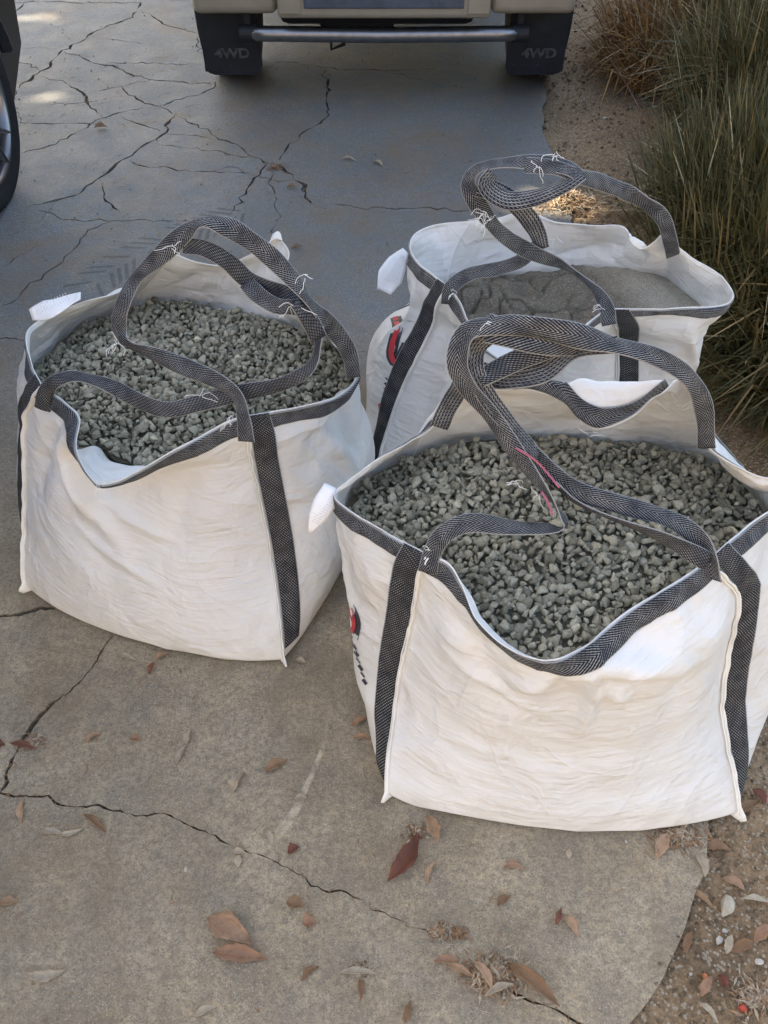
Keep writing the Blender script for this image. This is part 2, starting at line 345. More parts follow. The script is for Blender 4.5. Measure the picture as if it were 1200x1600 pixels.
def build_ground():
    xs = np.r_[np.linspace(-80, -7.5, 12), np.linspace(-7, .3, 30)[1:], np.linspace(.32, 2.4, 190), np.linspace(2.6, 6, 20), np.linspace(8, 80, 14)]
    ys = np.r_[np.linspace(-60, -1.2, 12), np.linspace(-1, 0, 10), np.linspace(.03, 5.6, 330), np.linspace(5.8, 14, 30), np.linspace(16, 120, 16)]
    X, Y = np.meshgrid(xs, ys, indexing='ij'); Z = soil_z(X, Y)
    me = mesh_np('ground', np.stack([X, Y, Z], -1).reshape(-1, 3), grid_faces(len(xs), len(ys)))
    tag(link('ground', me, M['soil'], smooth=True), kind='structure')
build_ground()
# ------------------------------------------------------------------ stones
def hull_stone(seed, n=15, flat=.7):
    r = random.Random(seed); bm = bmesh.new()
    for _ in range(n):
        v = Vector((r.gauss(0, 1), r.gauss(0, 1), r.gauss(0, 1))).normalized()*r.uniform(.82, 1.); v.z *= flat; v.x *= 1.15; bm.verts.new(v)
    bmesh.ops.convex_hull(bm, input=bm.verts)
    for v in [v for v in bm.verts if not v.link_faces]: bm.verts.remove(v)
    bmesh.ops.bevel(bm, geom=list(bm.edges), offset=.055, segments=1, affect='EDGES', profile=.6, clamp_overlap=True)
    bmesh.ops.triangulate(bm, faces=bm.faces)
    bm.verts.index_update()
    V = np.array([v.co[:] for v in bm.verts]); F = np.array([[v.index for v in f.verts] for f in bm.faces]); bm.free(); return V, F
STONES = [hull_stone(i, 10+i % 4, .62+.05*(i % 5)) for i in range(12)]
STONES_LO = []
for i in range(6):
    b = bmesh.new(); r_ = random.Random(i)
    for _ in range(9):
        v = Vector((r_.gauss(0, 1), r_.gauss(0, 1), r_.gauss(0, 1))).normalized(); v.z *= .7; b.verts.new(v)
    bmesh.ops.convex_hull(b, input=b.verts)
    for v in [v for v in b.verts if not v.link_faces]: b.verts.remove(v)
    bmesh.ops.triangulate(b, faces=b.faces); b.verts.index_update()
    STONES_LO.append((np.array([v.co[:] for v in b.verts]), np.array([[v.index for v in f.verts] for f in b.faces]))); b.free()
def rotmat(n):
    q = RNG.normal(size=(n, 4)); q /= np.linalg.norm(q, axis=1)[:, None]; w, x, y, z = q.T
    return np.stack([1-2*(y*y+z*z), 2*(x*y-z*w), 2*(x*z+y*w), 2*(x*y+z*w), 1-2*(x*x+z*z), 2*(y*z-x*w), 2*(x*z-y*w), 2*(y*z+x*w), 1-2*(x*x+y*y)], 1).reshape(n, 3, 3)
def stones_mesh(name, pos, rad, tones, protos, extra=None):
    Vs = []; Fs = []; T = []; off = 0; idx = RNG.integers(0, len(protos), len(pos)); R = rotmat(len(pos))
    for k, (V, F) in enumerate(protos):
        s = np.where(idx == k)[0]
        if not len(s): continue
        W = np.einsum('nij,mj->nmi', R[s], V)*rad[s][:, None, None]+pos[s][:, None, :]
        Vs.append(W.reshape(-1, 3)); Fs.append((F[None]+(np.arange(len(s))*len(V))[:, None, None]+off).reshape(-1, 3)); T.append(np.repeat(tones[s], len(V))); off += len(s)*len(V)
    if extra is not None:
        V, F = extra; Vs.append(V); Fs.append(F+off); T.append(np.zeros(len(V)))
    me = mesh_np(name, np.vstack(Vs), np.vstack(Fs)); a = me.attributes.new('tone', 'FLOAT', 'POINT'); a.data.foreach_set('value', np.concatenate(T).astype(np.float32)); return me
def in_poly(x, y, poly):
    c = np.zeros(x.shape, bool); n = len(poly); j = n-1
    for i in range(n):
        xi, yi = poly[i]; xj, yj = poly[j]
        c ^= ((yi > y) != (yj > y)) & (x < (xj-xi)*(y-yi)/(yj-yi+1e-12)+xi); j = i
    return c
def poisson(poly, rmin, tries):
    lo = poly.min(0); hi = poly.max(0); cs = rmin/1.4142; gx = int((hi[0]-lo[0])/cs)+2; gy = int((hi[1]-lo[1])/cs)+2
    G = {}; out = []
    C = RNG.uniform(lo, hi, (tries, 2)); C = C[in_poly(C[:, 0], C[:, 1], poly)]
    for c in C:
        i, j = int((c[0]-lo[0])/cs), int((c[1]-lo[1])/cs); ok = True
        for a in range(i-2, i+3):
            for b in range(j-2, j+3):
                q = G.get((a, b))
                if q is not None and (q[0]-c[0])**2+(q[1]-c[1])**2 < rmin*rmin: ok = False; break
            if not ok: break
        if ok: G[(i, j)] = c; out.append(c)
    return np.array(out)
# ------------------------------------------------------------------ ribbons
def ribbon(name, pts, width, mat, parent, n=None, curl=.05, sides=None, thick=.0018, wave=.0, seed=0, label=None, taper=None):
    """pts rows: x,y,z,roll(deg). Flat webbing swept along the points; roll 0 lies flat to an observer in front."""
    pts = np.asarray(pts, float); L = np.linalg.norm(np.diff(pts[:, :3], axis=0), axis=1).sum(); n = n or max(8, int(L/.008))
    c = catmull(pts, n); p = c[:, :3]; roll = np.radians(c[:, 3]) + wave*noise(p, 9, seed)
    T = np.gradient(p, axis=0); T /= np.linalg.norm(T, axis=1)[:, None]
    view = p-np.array([0, 0, CH]); view /= np.linalg.norm(view, axis=1)[:, None]
    S = np.cross(T, view); S /= np.linalg.norm(S, axis=1)[:, None]+1e-9
    for i in range(1, n):
        if (S[i]*S[i-1]).sum() < 0: S[i] *= -1
    ker = np.array([1, 2, 3, 2, 1])/9.
    S = np.stack([np.convolve(np.pad(S[:, k], 2, 'edge'), ker, 'valid') for k in range(3)], 1); S /= np.linalg.norm(S, axis=1)[:, None]
    N = np.cross(S, T); Sr = S*np.cos(roll)[:, None]+N*np.sin(roll)[:, None]; Nr = np.cross(Sr, T)
    m = 7; v = np.linspace(-.5, .5, m); s = np.r_[0, np.cumsum(np.linalg.norm(np.diff(p, axis=0), axis=1))]
    w = width*(1+.22*noise(p, 11, seed+2)+.08*noise(p, 30, seed+3))*(np.interp(np.linspace(0, 1, n), np.linspace(0, 1, len(taper)), taper) if taper else 1)
    cu = curl*(1+noise(p, 7, seed+4))+.16*noise(p, 12, seed+6)
    V = p[:, None, :]+Sr[:, None, :]*(v[None, :]*w[:, None])[..., None]+Nr[:, None, :]*((cu*w)[:, None]*(v[None, :]**2*4-.5))[..., None]
    uv = np.stack(np.meshgrid(s, (v+.5), indexing='ij'), -1).reshape(-1, 2)
    o = link(name, mesh_np(name, V.reshape(-1, 3), grid_faces(n, m), uv), mat, parent, True)
    md = o.modifiers.new('solid', 'SOLIDIFY'); md.thickness = thick; md.offset = 0
    if label: o['label'] = label
    return o
def patch(name, V, s, v, mat, parent, thick=.0018, offset=1):
    """V: (n,m,3) grid"""
    n, m = V.shape[:2]; uv = np.stack(np.meshgrid(s, v, indexing='ij'), -1).reshape(-1, 2)
    o = link(name, mesh_np(name, V.reshape(-1, 3), grid_faces(n, m), uv), mat, parent, True)
    if thick: md = o.modifiers.new('solid', 'SOLIDIFY'); md.thickness = thick; md.offset = 0
    return o
def thread(parent, px, py, Z, n=3, L=.03, seed=0):
    r = random.Random(seed); bm = bmesh.new()
    for _ in range(n):
        ll = r.uniform(.35, 1.1)
        p = Vector(P(px+r.uniform(-4, 4), py+r.uniform(-4, 4), Z)); d = Vector((r.uniform(-1, 1), r.uniform(-1, .2), r.uniform(-.2, .8))).normalized(); pts = [p]
        for k in range(7):
            d = (d+Vector((r.uniform(-.6, .6), r.uniform(-.6, .6), r.uniform(-.6, .25)))).normalized(); p = p+d*L/7*ll; pts.append(p)
        tube(bm, pts, .0005, 4)
    link('loose_thread', bm, M['thread'], parent)
# ------------------------------------------------------------------ bulk bags
class Bag:
    NU = 132; SEG = [5, 46, 46, 24, 20]
    def __init__(s, label, base, mid, fill, fz, rim, crest=None, seed=0, midz=.22, creases=(), cout=.006):
        """base/mid/fill: (FL,FR,BR,BL), (bulge front,right,back,left); rim: four lists of (px,py,Z) from corner to corner"""
        s.seed = seed; s.fz = fz
        c = np.mean([q for q in base[0]], 0); s.c = np.array([c[0], c[1], 0.])
        s.root = empty('bulk_bag', (c[0], c[1], 0), label, 'bulk bag', 'bulk bags standing on the driveway')
        NU = s.NU; t = np.linspace(0, 1, NU, endpoint=False)
        def ring(cn, bl, z, pw=3.):
            out = []
            for k in range(4):
                a = np.array(cn[k]); b = np.array(cn[(k+1) % 4]); d = (b-a)/np.linalg.norm(b-a); nrm = np.array([d[1], -d[0]])
                q = a+(b-a)*t[:, None]+nrm*(bl[k]*(1-np.abs(2*t-1)**pw))[:, None]; out.append(q)
            q = np.vstack(out); return np.c_[q, np.full(len(q), z)]
        R1 = ring(base[0], base[1], .0, 2.4); ctr = R1.mean(0)
        R0 = ctr+(R1-ctr)*.9; R0[:, 2] = .004; R1[:, 2] = .014+.012*np.abs(noise(R1, 9, seed))
        R2 = ring(mid[0], mid[1], midz); R3 = ring(fill[0], fill[1], fz)
        rp = []; cr = []
        for k in range(4):
            pts = [P(*q[:3]) for q in rim[k]]+[P(*rim[(k+1) % 4][0][:3])]
            # crest offset stored per rim point as (dz, outward)
            ex = [q[3:5] if len(q) > 3 else (np.nan, np.nan) for q in rim[k]]; nx = rim[(k+1) % 4][0]; ex.append(nx[3:5] if len(nx) > 3 else (np.nan, np.nan))
            arr = np.c_[np.array(pts), np.array([[0 if np.isnan(e[0]) else e[0], 0 if np.isnan(e[0]) else e[1], 0 if np.isnan(e[0]) else 1] for e in ex])]
            rr = catmull(arr, NU+1)[:-1]; rp.append(rr)
        rr = np.vstack(rp); R5 = rr[:, :3]
        out = R3-s.c; out[:, 2] = 0; out /= np.linalg.norm(out, axis=1)[:, None]
        base4 = R3*.42+R5*.58; base4 += out*cout
        flop = np.stack([R5[:, 0], R5[:, 1], R5[:, 2]+rr[:, 3]], 1)+out*rr[:, 4:5]; w = np.clip(rr[:, 5:6], 0, 1)
        R4 = base4*(1-w)+flop*w
        C = [R0, R1, R2, R3, R4, R5]; C = [2*C[0]-C[1]]+C+[2*C[-1]-C[-2]]
        rows = []
        for i in range(5):
            p0, p1, p2, p3 = C[i:i+4]
            # side-heights differ: damp the tangents between unequal spans
            l1 = np.linalg.norm(p2-p1, axis=1)[:, None]+1e-6; la = np.linalg.norm(p1-p0, axis=1)[:, None]+1e-6; lb = np.linalg.norm(p3-p2, axis=1)[:, None]+1e-6
            m1 = (p2-p0)/(l1+la)*l1; m2 = (p3-p1)/(l1+lb)*l1
            for tt in np.linspace(0, 1, s.SEG[i], endpoint=(i == 4)):
                h1 = 2*tt**3-3*tt**2+1; h2 = tt**3-2*tt**2+tt; h3 = -2*tt**3+3*tt**2; h4 = tt**3-tt**2
                rows.append(h1*p1+h2*m1+h3*p2+h4*m2)
        G = np.stack(rows, 1)                       # (4NU, NW, 3)
        s.nw = G.shape[1]; s.fillrow = sum(s.SEG[:3])
        # wrinkles
        N = s.normals(G); U, W = np.meshgrid(np.arange(4*NU)/NU, np.arange(s.nw), indexing='ij'); tt = U % 1
        z = G[..., 2]; edge = np.clip(np.minimum(tt, 1-tt)*7, 0, 1); sag = (1-(2*tt-1)**2)
        ph = z+.035*sag*(1 if seed != 9 else 1)
        q = np.stack([G[..., 0]*5, G[..., 1]*5, ph*75+.5*noise(G, 6, seed+15)], -1); q2 = np.stack([G[..., 0]*2.2, G[..., 1]*2.2, ph*19], -1)
        belly = np.clip((z-.015)/.05, 0, 1)*np.clip((fz+.06-z)/.10, 0, 1)
        d = belly*edge*(.0019*((1-np.abs(noise(q, 1, seed)))**2.5-.3)*(.6+.6*noise(G, 5, seed+16))+.0050*noise(q2, 1, seed+1))
        up = np.clip((z-fz+.12)/.12, 0, 1)*edge
        d = d+up*(.013*noise(G, 6.5, seed+3)+.009*noise(G, 15, seed+4)+.0015*noise(G, 38, seed+6)) + (1-up)*edge*.006*noise(G, 5, seed+5)
        rdg = lambda sc, sd: (1-np.abs(noise(G, sc, sd)))**5
        d = d+edge*up*(.009*(rdg(5, seed+11)-.3)+.004*(rdg(11, seed+12)-.3))
        near = np.exp(-np.minimum(tt, 1-tt)*26)*np.clip(z/.1, 0, 1)
        d = d+near*.002*noise(np.stack([U*3, U*0, z*38], -1), 1, seed+8)
        for (u0, z0, u1, z1, amp, wd) in creases:
            a = np.array([u0*.6, z0]); b = np.array([u1*.6, z1]); ab = b-a; pu = np.stack([U*.6, z], -1)-a
            h = np.clip((pu@ab)/(ab@ab), 0, 1); dist = np.linalg.norm(pu-h[..., None]*ab, axis=-1)
            d = d+1.5*amp*np.exp(-(dist/wd)**2)*np.sin(PI*np.clip(h*.9+.05, 0, 1))**.5
        d[:, -2:] *= .4
        s.G = G+N*d[..., None]; s.N = s.normals(s.G)
        s.G[..., 2] = np.maximum(s.G[..., 2], .003)
        arc = np.zeros(s.G.shape[:2]); arc[:, :-1] = np.cumsum(np.linalg.norm(np.diff(s.G[:, ::-1], axis=1), axis=2), 1)[:, ::-1]; s.arc = arc  # distance below rim
        V = s.G.reshape(-1, 3); F = grid_faces(4*NU, s.nw, True); r0 = s.G[:, 0]; per = np.r_[0, np.cumsum(np.linalg.norm(np.diff(s.G[:, s.fillrow], axis=0), axis=1))]
        uv = np.stack([np.repeat(per[:, None], s.nw, 1), s.arc], -1).reshape(-1, 2)
        # bottom cap as a fan of quads
        cidx = len(V); V = np.vstack([V, [ctr*[1, 1, 0]+[0, 0, .004]]]); uv = np.vstack([uv, [0, 0]])
        k = np.arange(0, 4*NU, 2); cap = np.stack([k*s.nw, np.full(len(k), cidx), ((k+2) % (4*NU))*s.nw, (k+1)*s.nw], 1)
        s.body = link('fabric_body', mesh_np('fabric_body', V, np.vstack([F, cap]), uv), M['fabric'], s.root, True)
        md = s.body.modifiers.new('solid', 'SOLIDIFY'); md.thickness = .0016; md.offset = 0
    def normals(s, G):
        du = np.roll(G, -1, 0)-np.roll(G, 1, 0); dv = np.gradient(G, axis=1); n = np.cross(du, dv); n /= np.linalg.norm(n, axis=2)[..., None]+1e-12
        mid = G[:, sum(s.SEG[:2])]; o = mid-s.c; o[:, 2] = 0
        if (n[:, sum(s.SEG[:2])]*o).sum() < 0: n = -n
        return n
    def below(s, iu, d, off):
        """points on column iu at distances d below the rim, pushed outward"""
        a = s.arc[iu][::-1]; out = []
        for q in d:
            out.append([np.interp(q, a, s.G[iu, ::-1, k]) + off*np.interp(q, a, s.N[iu, ::-1, k]) for k in range(3)])
        return np.array(out)
    def tape(s, k, t0=0., t1=1., wid=.037, mat='herring', off=.003, flip=False):
        NU = s.NU; i0 = int((k+t0)*NU); i1 = int((k+t1)*NU); ids = [i % (4*NU) for i in range(i0, i1+1)]
        d = np.linspace(.0035, .0035+wid, 6); V = np.array([s.below(i, d, off) for i in ids])
        V += s.N[ids][:, -3][:, None, :]*0
        m_ = V[:, 2]; sarc = np.r_[0, np.cumsum(np.linalg.norm(np.diff(m_, axis=0), axis=1))]
        return patch('rim_binding', V, sarc, np.linspace(0, 1, 6), M[mat], s.root)
    def strap(s, corner, side, wid=.047, gap=.006, mat='twill', zmin=.035):
        """vertical webbing sewn beside the seam of a corner; side +1 on the panel after it, -1 before"""
        NU = s.NU; c = corner*NU; rows = [j for j in range(s.SEG[0]+1, s.nw) if s.G[c % (4*NU), j, 2] > zmin or j > s.fillrow]
        ds = np.linspace(gap, gap+wid, 6); V = []
        for j in rows:
            ids = [(c+side*i) % (4*NU) for i in range(0, 60)]; g = s.G[ids, j]; n = s.N[ids, j]
            a = np.r_[0, np.cumsum(np.linalg.norm(np.diff(g, axis=0), axis=1))]
            V.append([[np.interp(q, a, g[:, k])+.0032*np.interp(q, a, n[:, k]) for k in range(3)] for q in ds])
        V = np.array(V); sarc = np.r_[0, np.cumsum(np.linalg.norm(np.diff(V[:, 2], axis=0), axis=1))]
        o = patch('corner_strap', V, sarc, np.linspace(0, 1, 6), M[mat], s.root); return V
    def seam(s, corner):
        NU = s.NU; c = (corner*NU) % (4*NU); g = s.G[c, 2:-1]; n = s.N[(c+4) % (4*NU), 2:-1]+s.N[(c-4) % (4*NU), 2:-1]; n /= np.linalg.norm(n, axis=1)[:, None]
        zz = noise(g*[1, 1, 1], 45, corner+s.seed); tdir = np.gradient(g, axis=0); tdir /= np.linalg.norm(tdir, axis=1)[:, None]; sd = np.cross(n, tdir)
        V = np.stack([g-n*.003, g+n*.005+sd*(.001*zz)[:, None], g+n*.010+sd*(.003*zz)[:, None]], 1); a = np.r_[0, np.cumsum(np.linalg.norm(np.diff(g, axis=0), axis=1))]
        # the corner ear at the ground
        V[:7, 1:] += (n[:7, None, :]*[1, 1, .1])*np.array([.020, .019, .017, .013, .009, .005, .002])[:, None, None]*np.array([.55, 1])[None, :, None]; V[..., 2] = np.maximum(V[..., 2], .004)
        patch('corner_seam', V, a, [0, .5, 1], M['thread'], s.root, .0022)
        bm = bmesh.new(); tube(bm, [Vector(q) for q in (g+n*.006+np.cross(n, tdir)*(.0045+.0008*zz)[:, None])[3:]], .0014, 5); link('piping', bm, M['thread'], s.root)
    def print_px(s, k, strokes, mat, off):
        """flat print on panel k: strokes are (centre line in photo pixels, width px); each is laid on the cloth"""
        ids = np.arange(int(k*s.NU), int((k+1)*s.NU)) % (4*s.NU); g = s.G[ids].reshape(-1, 3); nn = s.N[ids].reshape(-1, 3)
        dx = g-np.array([0, 0, CH]); vis = (nn*dx).sum(1) < 0.02; g = g[vis]; nn = nn[vis]; dx = dx[vis]
        D = dx[:, 1]*math.cos(CP)-dx[:, 2]*math.sin(CP); px = 600+CF*dx[:, 0]/D; py = 800-CF*(dx[:, 1]*math.sin(CP)+dx[:, 2]*math.cos(CP))/D
        for cl, w0 in strokes:
            V = []
            for (x, y) in band(cl, w0):
                d2 = (px-x)**2+(py-y)**2; j = np.argsort(d2)[:5]; w = 1/(d2[j]+2); w /= w.sum(); V.append((g[j]*w[:, None]).sum(0)+nn[j[0]]*off)
            n = len(V)//2; F = [[i, i+1, 2*n-2-i, 2*n-1-i] for i in range(n-1)]
            link('printed_mark', mesh_np('printed_mark', V, F), mat, s.root)
def band(cl, w0, ar=1.):
    """outline (left side then right side reversed) of a thick stroke in (t, depth); t measured with panel scale ar"""
    c = catmull(np.array([(a*ar, b) for a, b in cl]), 30); t = np.gradient(c, axis=0); t /= np.linalg.norm(t, axis=1)[:, None]; n = np.c_[-t[:, 1], t[:, 0]]
    l = c+n*w0/2; r = c-n*w0/2; o = np.vstack([l, r[::-1]]); o[:, 0] /= ar; return [tuple(q) for q in o]
# near bag ------------------------------------------------------------
nearB = Bag('nearest white bag of grey gravel, right foreground, with looped straps knotted above it',
  ([(.01, .60), (.70, .565), (.74, 1.18), (.03, 1.20)], (.05, .05, .03, .05)),
  ([(.03, .73), (.640, .70), (.70, 1.12), (.03, 1.13)], (.12, .16, .05, .10)),
  ([(.06, .775), (.60, .765), (.66, 1.09), (.06, 1.11)], (.15, .08, .05, .12)), .48,
  [[(672, 868, .60), (700, 880, .598), (718, 912, .59), (736, 965, .575), (785, 1012, .562), (850, 1032, .56), (905, 1012, .562), (985, 950, .58), (1060, 905, .595)],
   [(1105, 875, .60), (1150, 836, .60), (1215, 792, .585), (1285, 762, .565), (1250, 748, .59), (1180, 738, .63), (1114, 703, .67), (1096, 650, .70)],
   [(1062, 588, .72), (1020, 625, .69, .03, .02), (985, 655, .66, .055, .045), (935, 672, .645, .06, .055), (905, 655, .66, .05, .04), (880, 628, .68, .02, .02), (830, 611, .68, .018, .018), (780, 610, .67, .016, .018), (735, 618, .66, .014, .014)],
   [(698, 632, .64), (688, 655, .62), (640, 690, .60), (580, 722, .58), (540, 750, .57), (521, 776, .56), (555, 806, .57), (610, 835, .585)]],
  seed=3, creases=[(.52, .52, .53, .30, .012, .012), (.50, .53, .30, .42, .010, .02), (.55, .53, .80, .46, .010, .02), (.56, .46, .62, .40, .012, .02), (.15, .50, .28, .36, -.010, .03), (.85, .5, .78, .3, -.008, .035), (.40, .50, .46, .40, -.012, .03), (.1,.42,.4,.36,.006,.012), (3.5, .5, 3.7, .3, .01, .03)])
nearB.tape(0); nearB.tape(1, 0, .97); nearB.tape(2, .02, .98); nearB.tape(3, .0, .98)
nearB.strap(0, -1); nearB.strap(1, 1); nearB.strap(2, -1); nearB.strap(3, 1)
for k in range(4): nearB.seam(k)
def loops(bag, lst, seed=0):
    for i, (pts, mat, w) in enumerate(lst):
        A = [[*P(q[0], q[1], q[2]), q[3] if len(q) > 3 else 0] for q in pts]
        ribbon('lifting_loop', A, w, M[mat], bag.root, seed=seed+i*7, wave=1.1)
loops(nearB, [
 ([(1112, 905, .575), (1108, 872, .608, 10), (1088, 838, .63, 0), (1040, 808, .65, -10), (960, 786, .67, 0), (895, 764, .68, 20), (850, 728, .70, 50), (815, 690, .73, 30), (780, 645, .77, 10), (745, 600, .82, 0), (722, 560, .86, 20), (733, 522, .90, 40), (775, 508, .92, 30), (840, 512, .92, 0), (900, 524, .91, 0), (960, 538, .90, 0), (1030, 560, .87, 0), (1078, 592, .83, 10), (1100, 640, .76, 0), (1104, 700, .68, 0)], 'herring', .030),
 ([(668, 895, .575), (676, 862, .607, 10), (695, 834, .64, 20), (735, 817, .655, 10), (800, 824, .65, 10), (862, 825, .65, 20), (884, 822, .652, 70), (870, 795, .67, 60), (845, 760, .70, 40), (808, 710, .735, 20), (768, 650, .785, 0), (730, 605, .83, -10), (714, 565, .87, -30), (728, 520, .905, 0), (770, 504, .92, 30)], 'herring', .030),
 ([(686, 668, .62), (698, 640, .655, 10), (716, 610, .70, 0), (738, 580, .80, 0), (790, 592, .82, 10), (850, 582, .84, 0), (900, 545, .88, 20), (965, 538, .895, 0)], 'lined', .031),
 ([(748, 592, .84, 60), (800, 566, .855, 30), (850, 545, .875, 10), (905, 526, .90, 10)], 'twill', .030),
 ([(1106, 878, .608), (1040, 842, .64, 20), (960, 812, .652, 30), (900, 785, .66, 40), (862, 752, .69, 60)], 'twill', .030),
 ([(770, 520, .90, 10), (745, 545, .875, 15), (742, 580, .85, 0), (765, 625, .81, 10), (800, 668, .765, 30), (840, 712, .72, 50)], 'lined', .031),
 ([(762, 512, .915, 50), (800, 522, .905, 30), (850, 535, .895, 10), (905, 538, .89, 10)], 'herring', .040)], 5)
for q in [(803, 752, .70, 5), (842, 775, .685, 3), (925, 678, .65, 2), (640, 1015, .575, 1), (766, 505, .93, 2), (668, 862, .61, 2), (905, 668, .65, 2)]: thread(nearB.root, *q, seed=q[0])
M['pink'] = simple('pink_marker_thread', (.34, .09, .13), .7)
for a in ([(806, 700, .745), (832, 716, .735), (852, 735, .715), (874, 762, .705)], [(846, 768, .70), (856, 785, .69), (864, 805, .68)]):
    A = np.array([[*P(*q), 0] for q in a]); A[:, :3] += (np.array([0, 0, CH])-A[:, :3])*.012; ribbon('colour_thread', A, .0035, M['pink'], nearB.root, wave=.1)
# care tag and print on the left panel
def care_tag(bag, pts, w, seed, rl=0, tp=(1, 1, .9)):
    A = [[*P(*q), rl] for q in pts]; o = ribbon('care_tag', A, w, M['tagm'], bag.root, curl=.03, seed=seed, wave=.45, thick=.0005, taper=tp)
    # rows of tiny grey print, sub-parts of the tag
    c = catmull(np.array(A), 40); T = np.gradient(c[:, :3], axis=0); T /= np.linalg.norm(T, axis=1)[:, None]; view = c[:, :3]-np.array([0, 0, CH]); view /= np.linalg.norm(view, axis=1)[:, None]
    S = np.cross(T, view); S /= np.linalg.norm(S, axis=1)[:, None]; r = random.Random(seed); bm = bmesh.new()
    for i in range(5, 30, 2):
        a = -w*.36; 
        while a < w*.34:
            b = min(w*.36, a+r.uniform(.002, .007)); p = c[i, :3]-view[i]*.0018
            q = [bm.verts.new(p+S[i]*a), bm.verts.new(p+S[i]*b), bm.verts.new(p+S[i]*b+T[i]*.0014), bm.verts.new(p+S[i]*a+T[i]*.0014)]; bm.faces.new(q); a = b+.002
    lk = link('printed_text', bm, M['faint'], o); return o
M['faint'] = simple('faint_grey_print', (.60, .60, .62), .6)
care_tag(nearB, [(519, 760, .565), (508, 785, .55), (496, 808, .53), (484, 832, .50)], .036, 2, 20, (.8, 1, .75, .2))
nearB.print_px(3, [([(549, 946), (557, 962), (560, 978), (556, 998)], 10)], M['ink'], .0022); nearB.print_px(3, [([(548, 950), (553, 962), (555, 976), (552, 988)], 6)], M['red'], .0034)
nearB.print_px(3, [([(552+j*3.2, 1006+j*11), (558+j*3.2, 1014+j*11)], 2.5+2*(j % 2)) for j in range(6)], M['ink'], .0022)
# left bag ------------------------------------------------------------
leftB = Bag('white bag of grey gravel at the left, standing alone with one strap peak above it',
  ([(-.862, 1.105), (-.23, .91), (-.05, 1.53), (-.69, 1.73)], (.05, .05, .03, .04)),
  ([(-.818, 1.18), (-.246, 1.045), (-.08, 1.50), (-.66, 1.68)], (.10, .12, .05, .12)),
  ([(-.750, 1.225), (-.265, 1.11), (-.10, 1.47), (-.60, 1.64)], (.08, .09, .04, .09)), .455,
  [[(68, 606, .58), (103, 628, .578), (127, 655, .57), (122, 705, .56), (138, 742, .552), (165, 755, .55), (220, 732, .56), (290, 692, .57), (345, 663, .578)],
   [(378, 650, .58), (430, 643, .57), (480, 633, .56), (528, 616, .55), (556, 588, .545), (550, 562, .56), (525, 545, .575), (510, 520, .585)],
   [(500, 488, .60), (478, 470, .60), (452, 455, .60), (444, 430, .62), (452, 395, .645), (432, 374, .66, .012, .01), (405, 388, .65), (368, 408, .62), (345, 416, .61), (308, 410, .62)],
   [(272, 396, .64), (240, 420, .61), (185, 458, .585), (140, 470, .58), (92, 484, .572), (56, 500, .57), (37, 522, .57), (46, 560, .57)]],
  seed=21, creases=[(.20, .53, .36, .34, .022, .022), (.16, .50, .10, .32, -.012, .03), (.36, .52, .42, .36, -.014, .03), (.30, .42, .50, .26, .010, .02), (.35,.38,.7,.3,.006,.012), (.3, .3, .6, .2, .006, .012), (1.3, .5, 1.5, .3, .012, .03), (1.6, .5, 1.55, .3, -.012, .03), (.8, .5, .7, .3, -.006, .03)])
leftB.tape(0); leftB.tape(1, 0, .7); leftB.tape(2, .02, .3); leftB.tape(3, .45, .98)
leftB.strap(0, -1); leftB.strap(1, 1); leftB.strap(2, -1); leftB.strap(3, 1)
for k in range(4): leftB.seam(k)
loops(leftB, [
 ([(385, 690, .55), (381, 655, .59, 0), (372, 622, .62, 0), (345, 598, .64, 0), (290, 574, .65, 0), (235, 552, .66, 10), (198, 538, .68, 40), (186, 515, .70, 10), (190, 480, .74, 0), (212, 435, .78, 0), (252, 398, .83, 0), (290, 362, .87, 0), (318, 345, .89, 30), (350, 352, .885, 15), (385, 372, .87, 0), (425, 403, .845, 0), (463, 442, .80, 0), (492, 482, .75, 20), (522, 515, .67, 20), (545, 550, .61, 10), (553, 590, .555, 0)], 'herring', .031),
 ([(66, 640, .55), (72, 612, .59, 0), (88, 595, .62, 20), (120, 588, .63, 15), (170, 602, .625, 10), (225, 630, .61, 0), (265, 640, .60, 20), (310, 630, .60, 15), (370, 615, .605, 0), (440, 600, .62, 0), (484, 575, .645, 20), (497, 540, .67, 30), (494, 505, .70, 0), (480, 480, .74, 0), (458, 464, .76, 20), (420, 448, .765, 50), (388, 438, .775, 20), (355, 408, .815, 0), (318, 388, .84, 20), (286, 384, .85, 40)], 'twill', .030),
 ([(385, 442, .775, 40), (405, 462, .765, 30), (432, 478, .76, 30), (462, 480, .755, 20)], 'herring', .030),
 ([(462, 470, .78, 20), (484, 500, .74, 0), (498, 530, .70, 0)], 'twill', .036)], 50)
for q in [(270, 385, .855, 4), (182, 535, .69, 7), (312, 622, .625, 4), (362, 650, .60, 4), (462, 478, .77, 4), (478, 432, .82, 3), (155, 750, .56, 4)]: thread(leftB.root, *q, L=.04, seed=q[0])
care_tag(leftB, [(48, 492, .575), (78, 482, .585), (105, 470, .59), (126, 462, .60)], .046, 9, 35, (.5, 1, .8, .45))
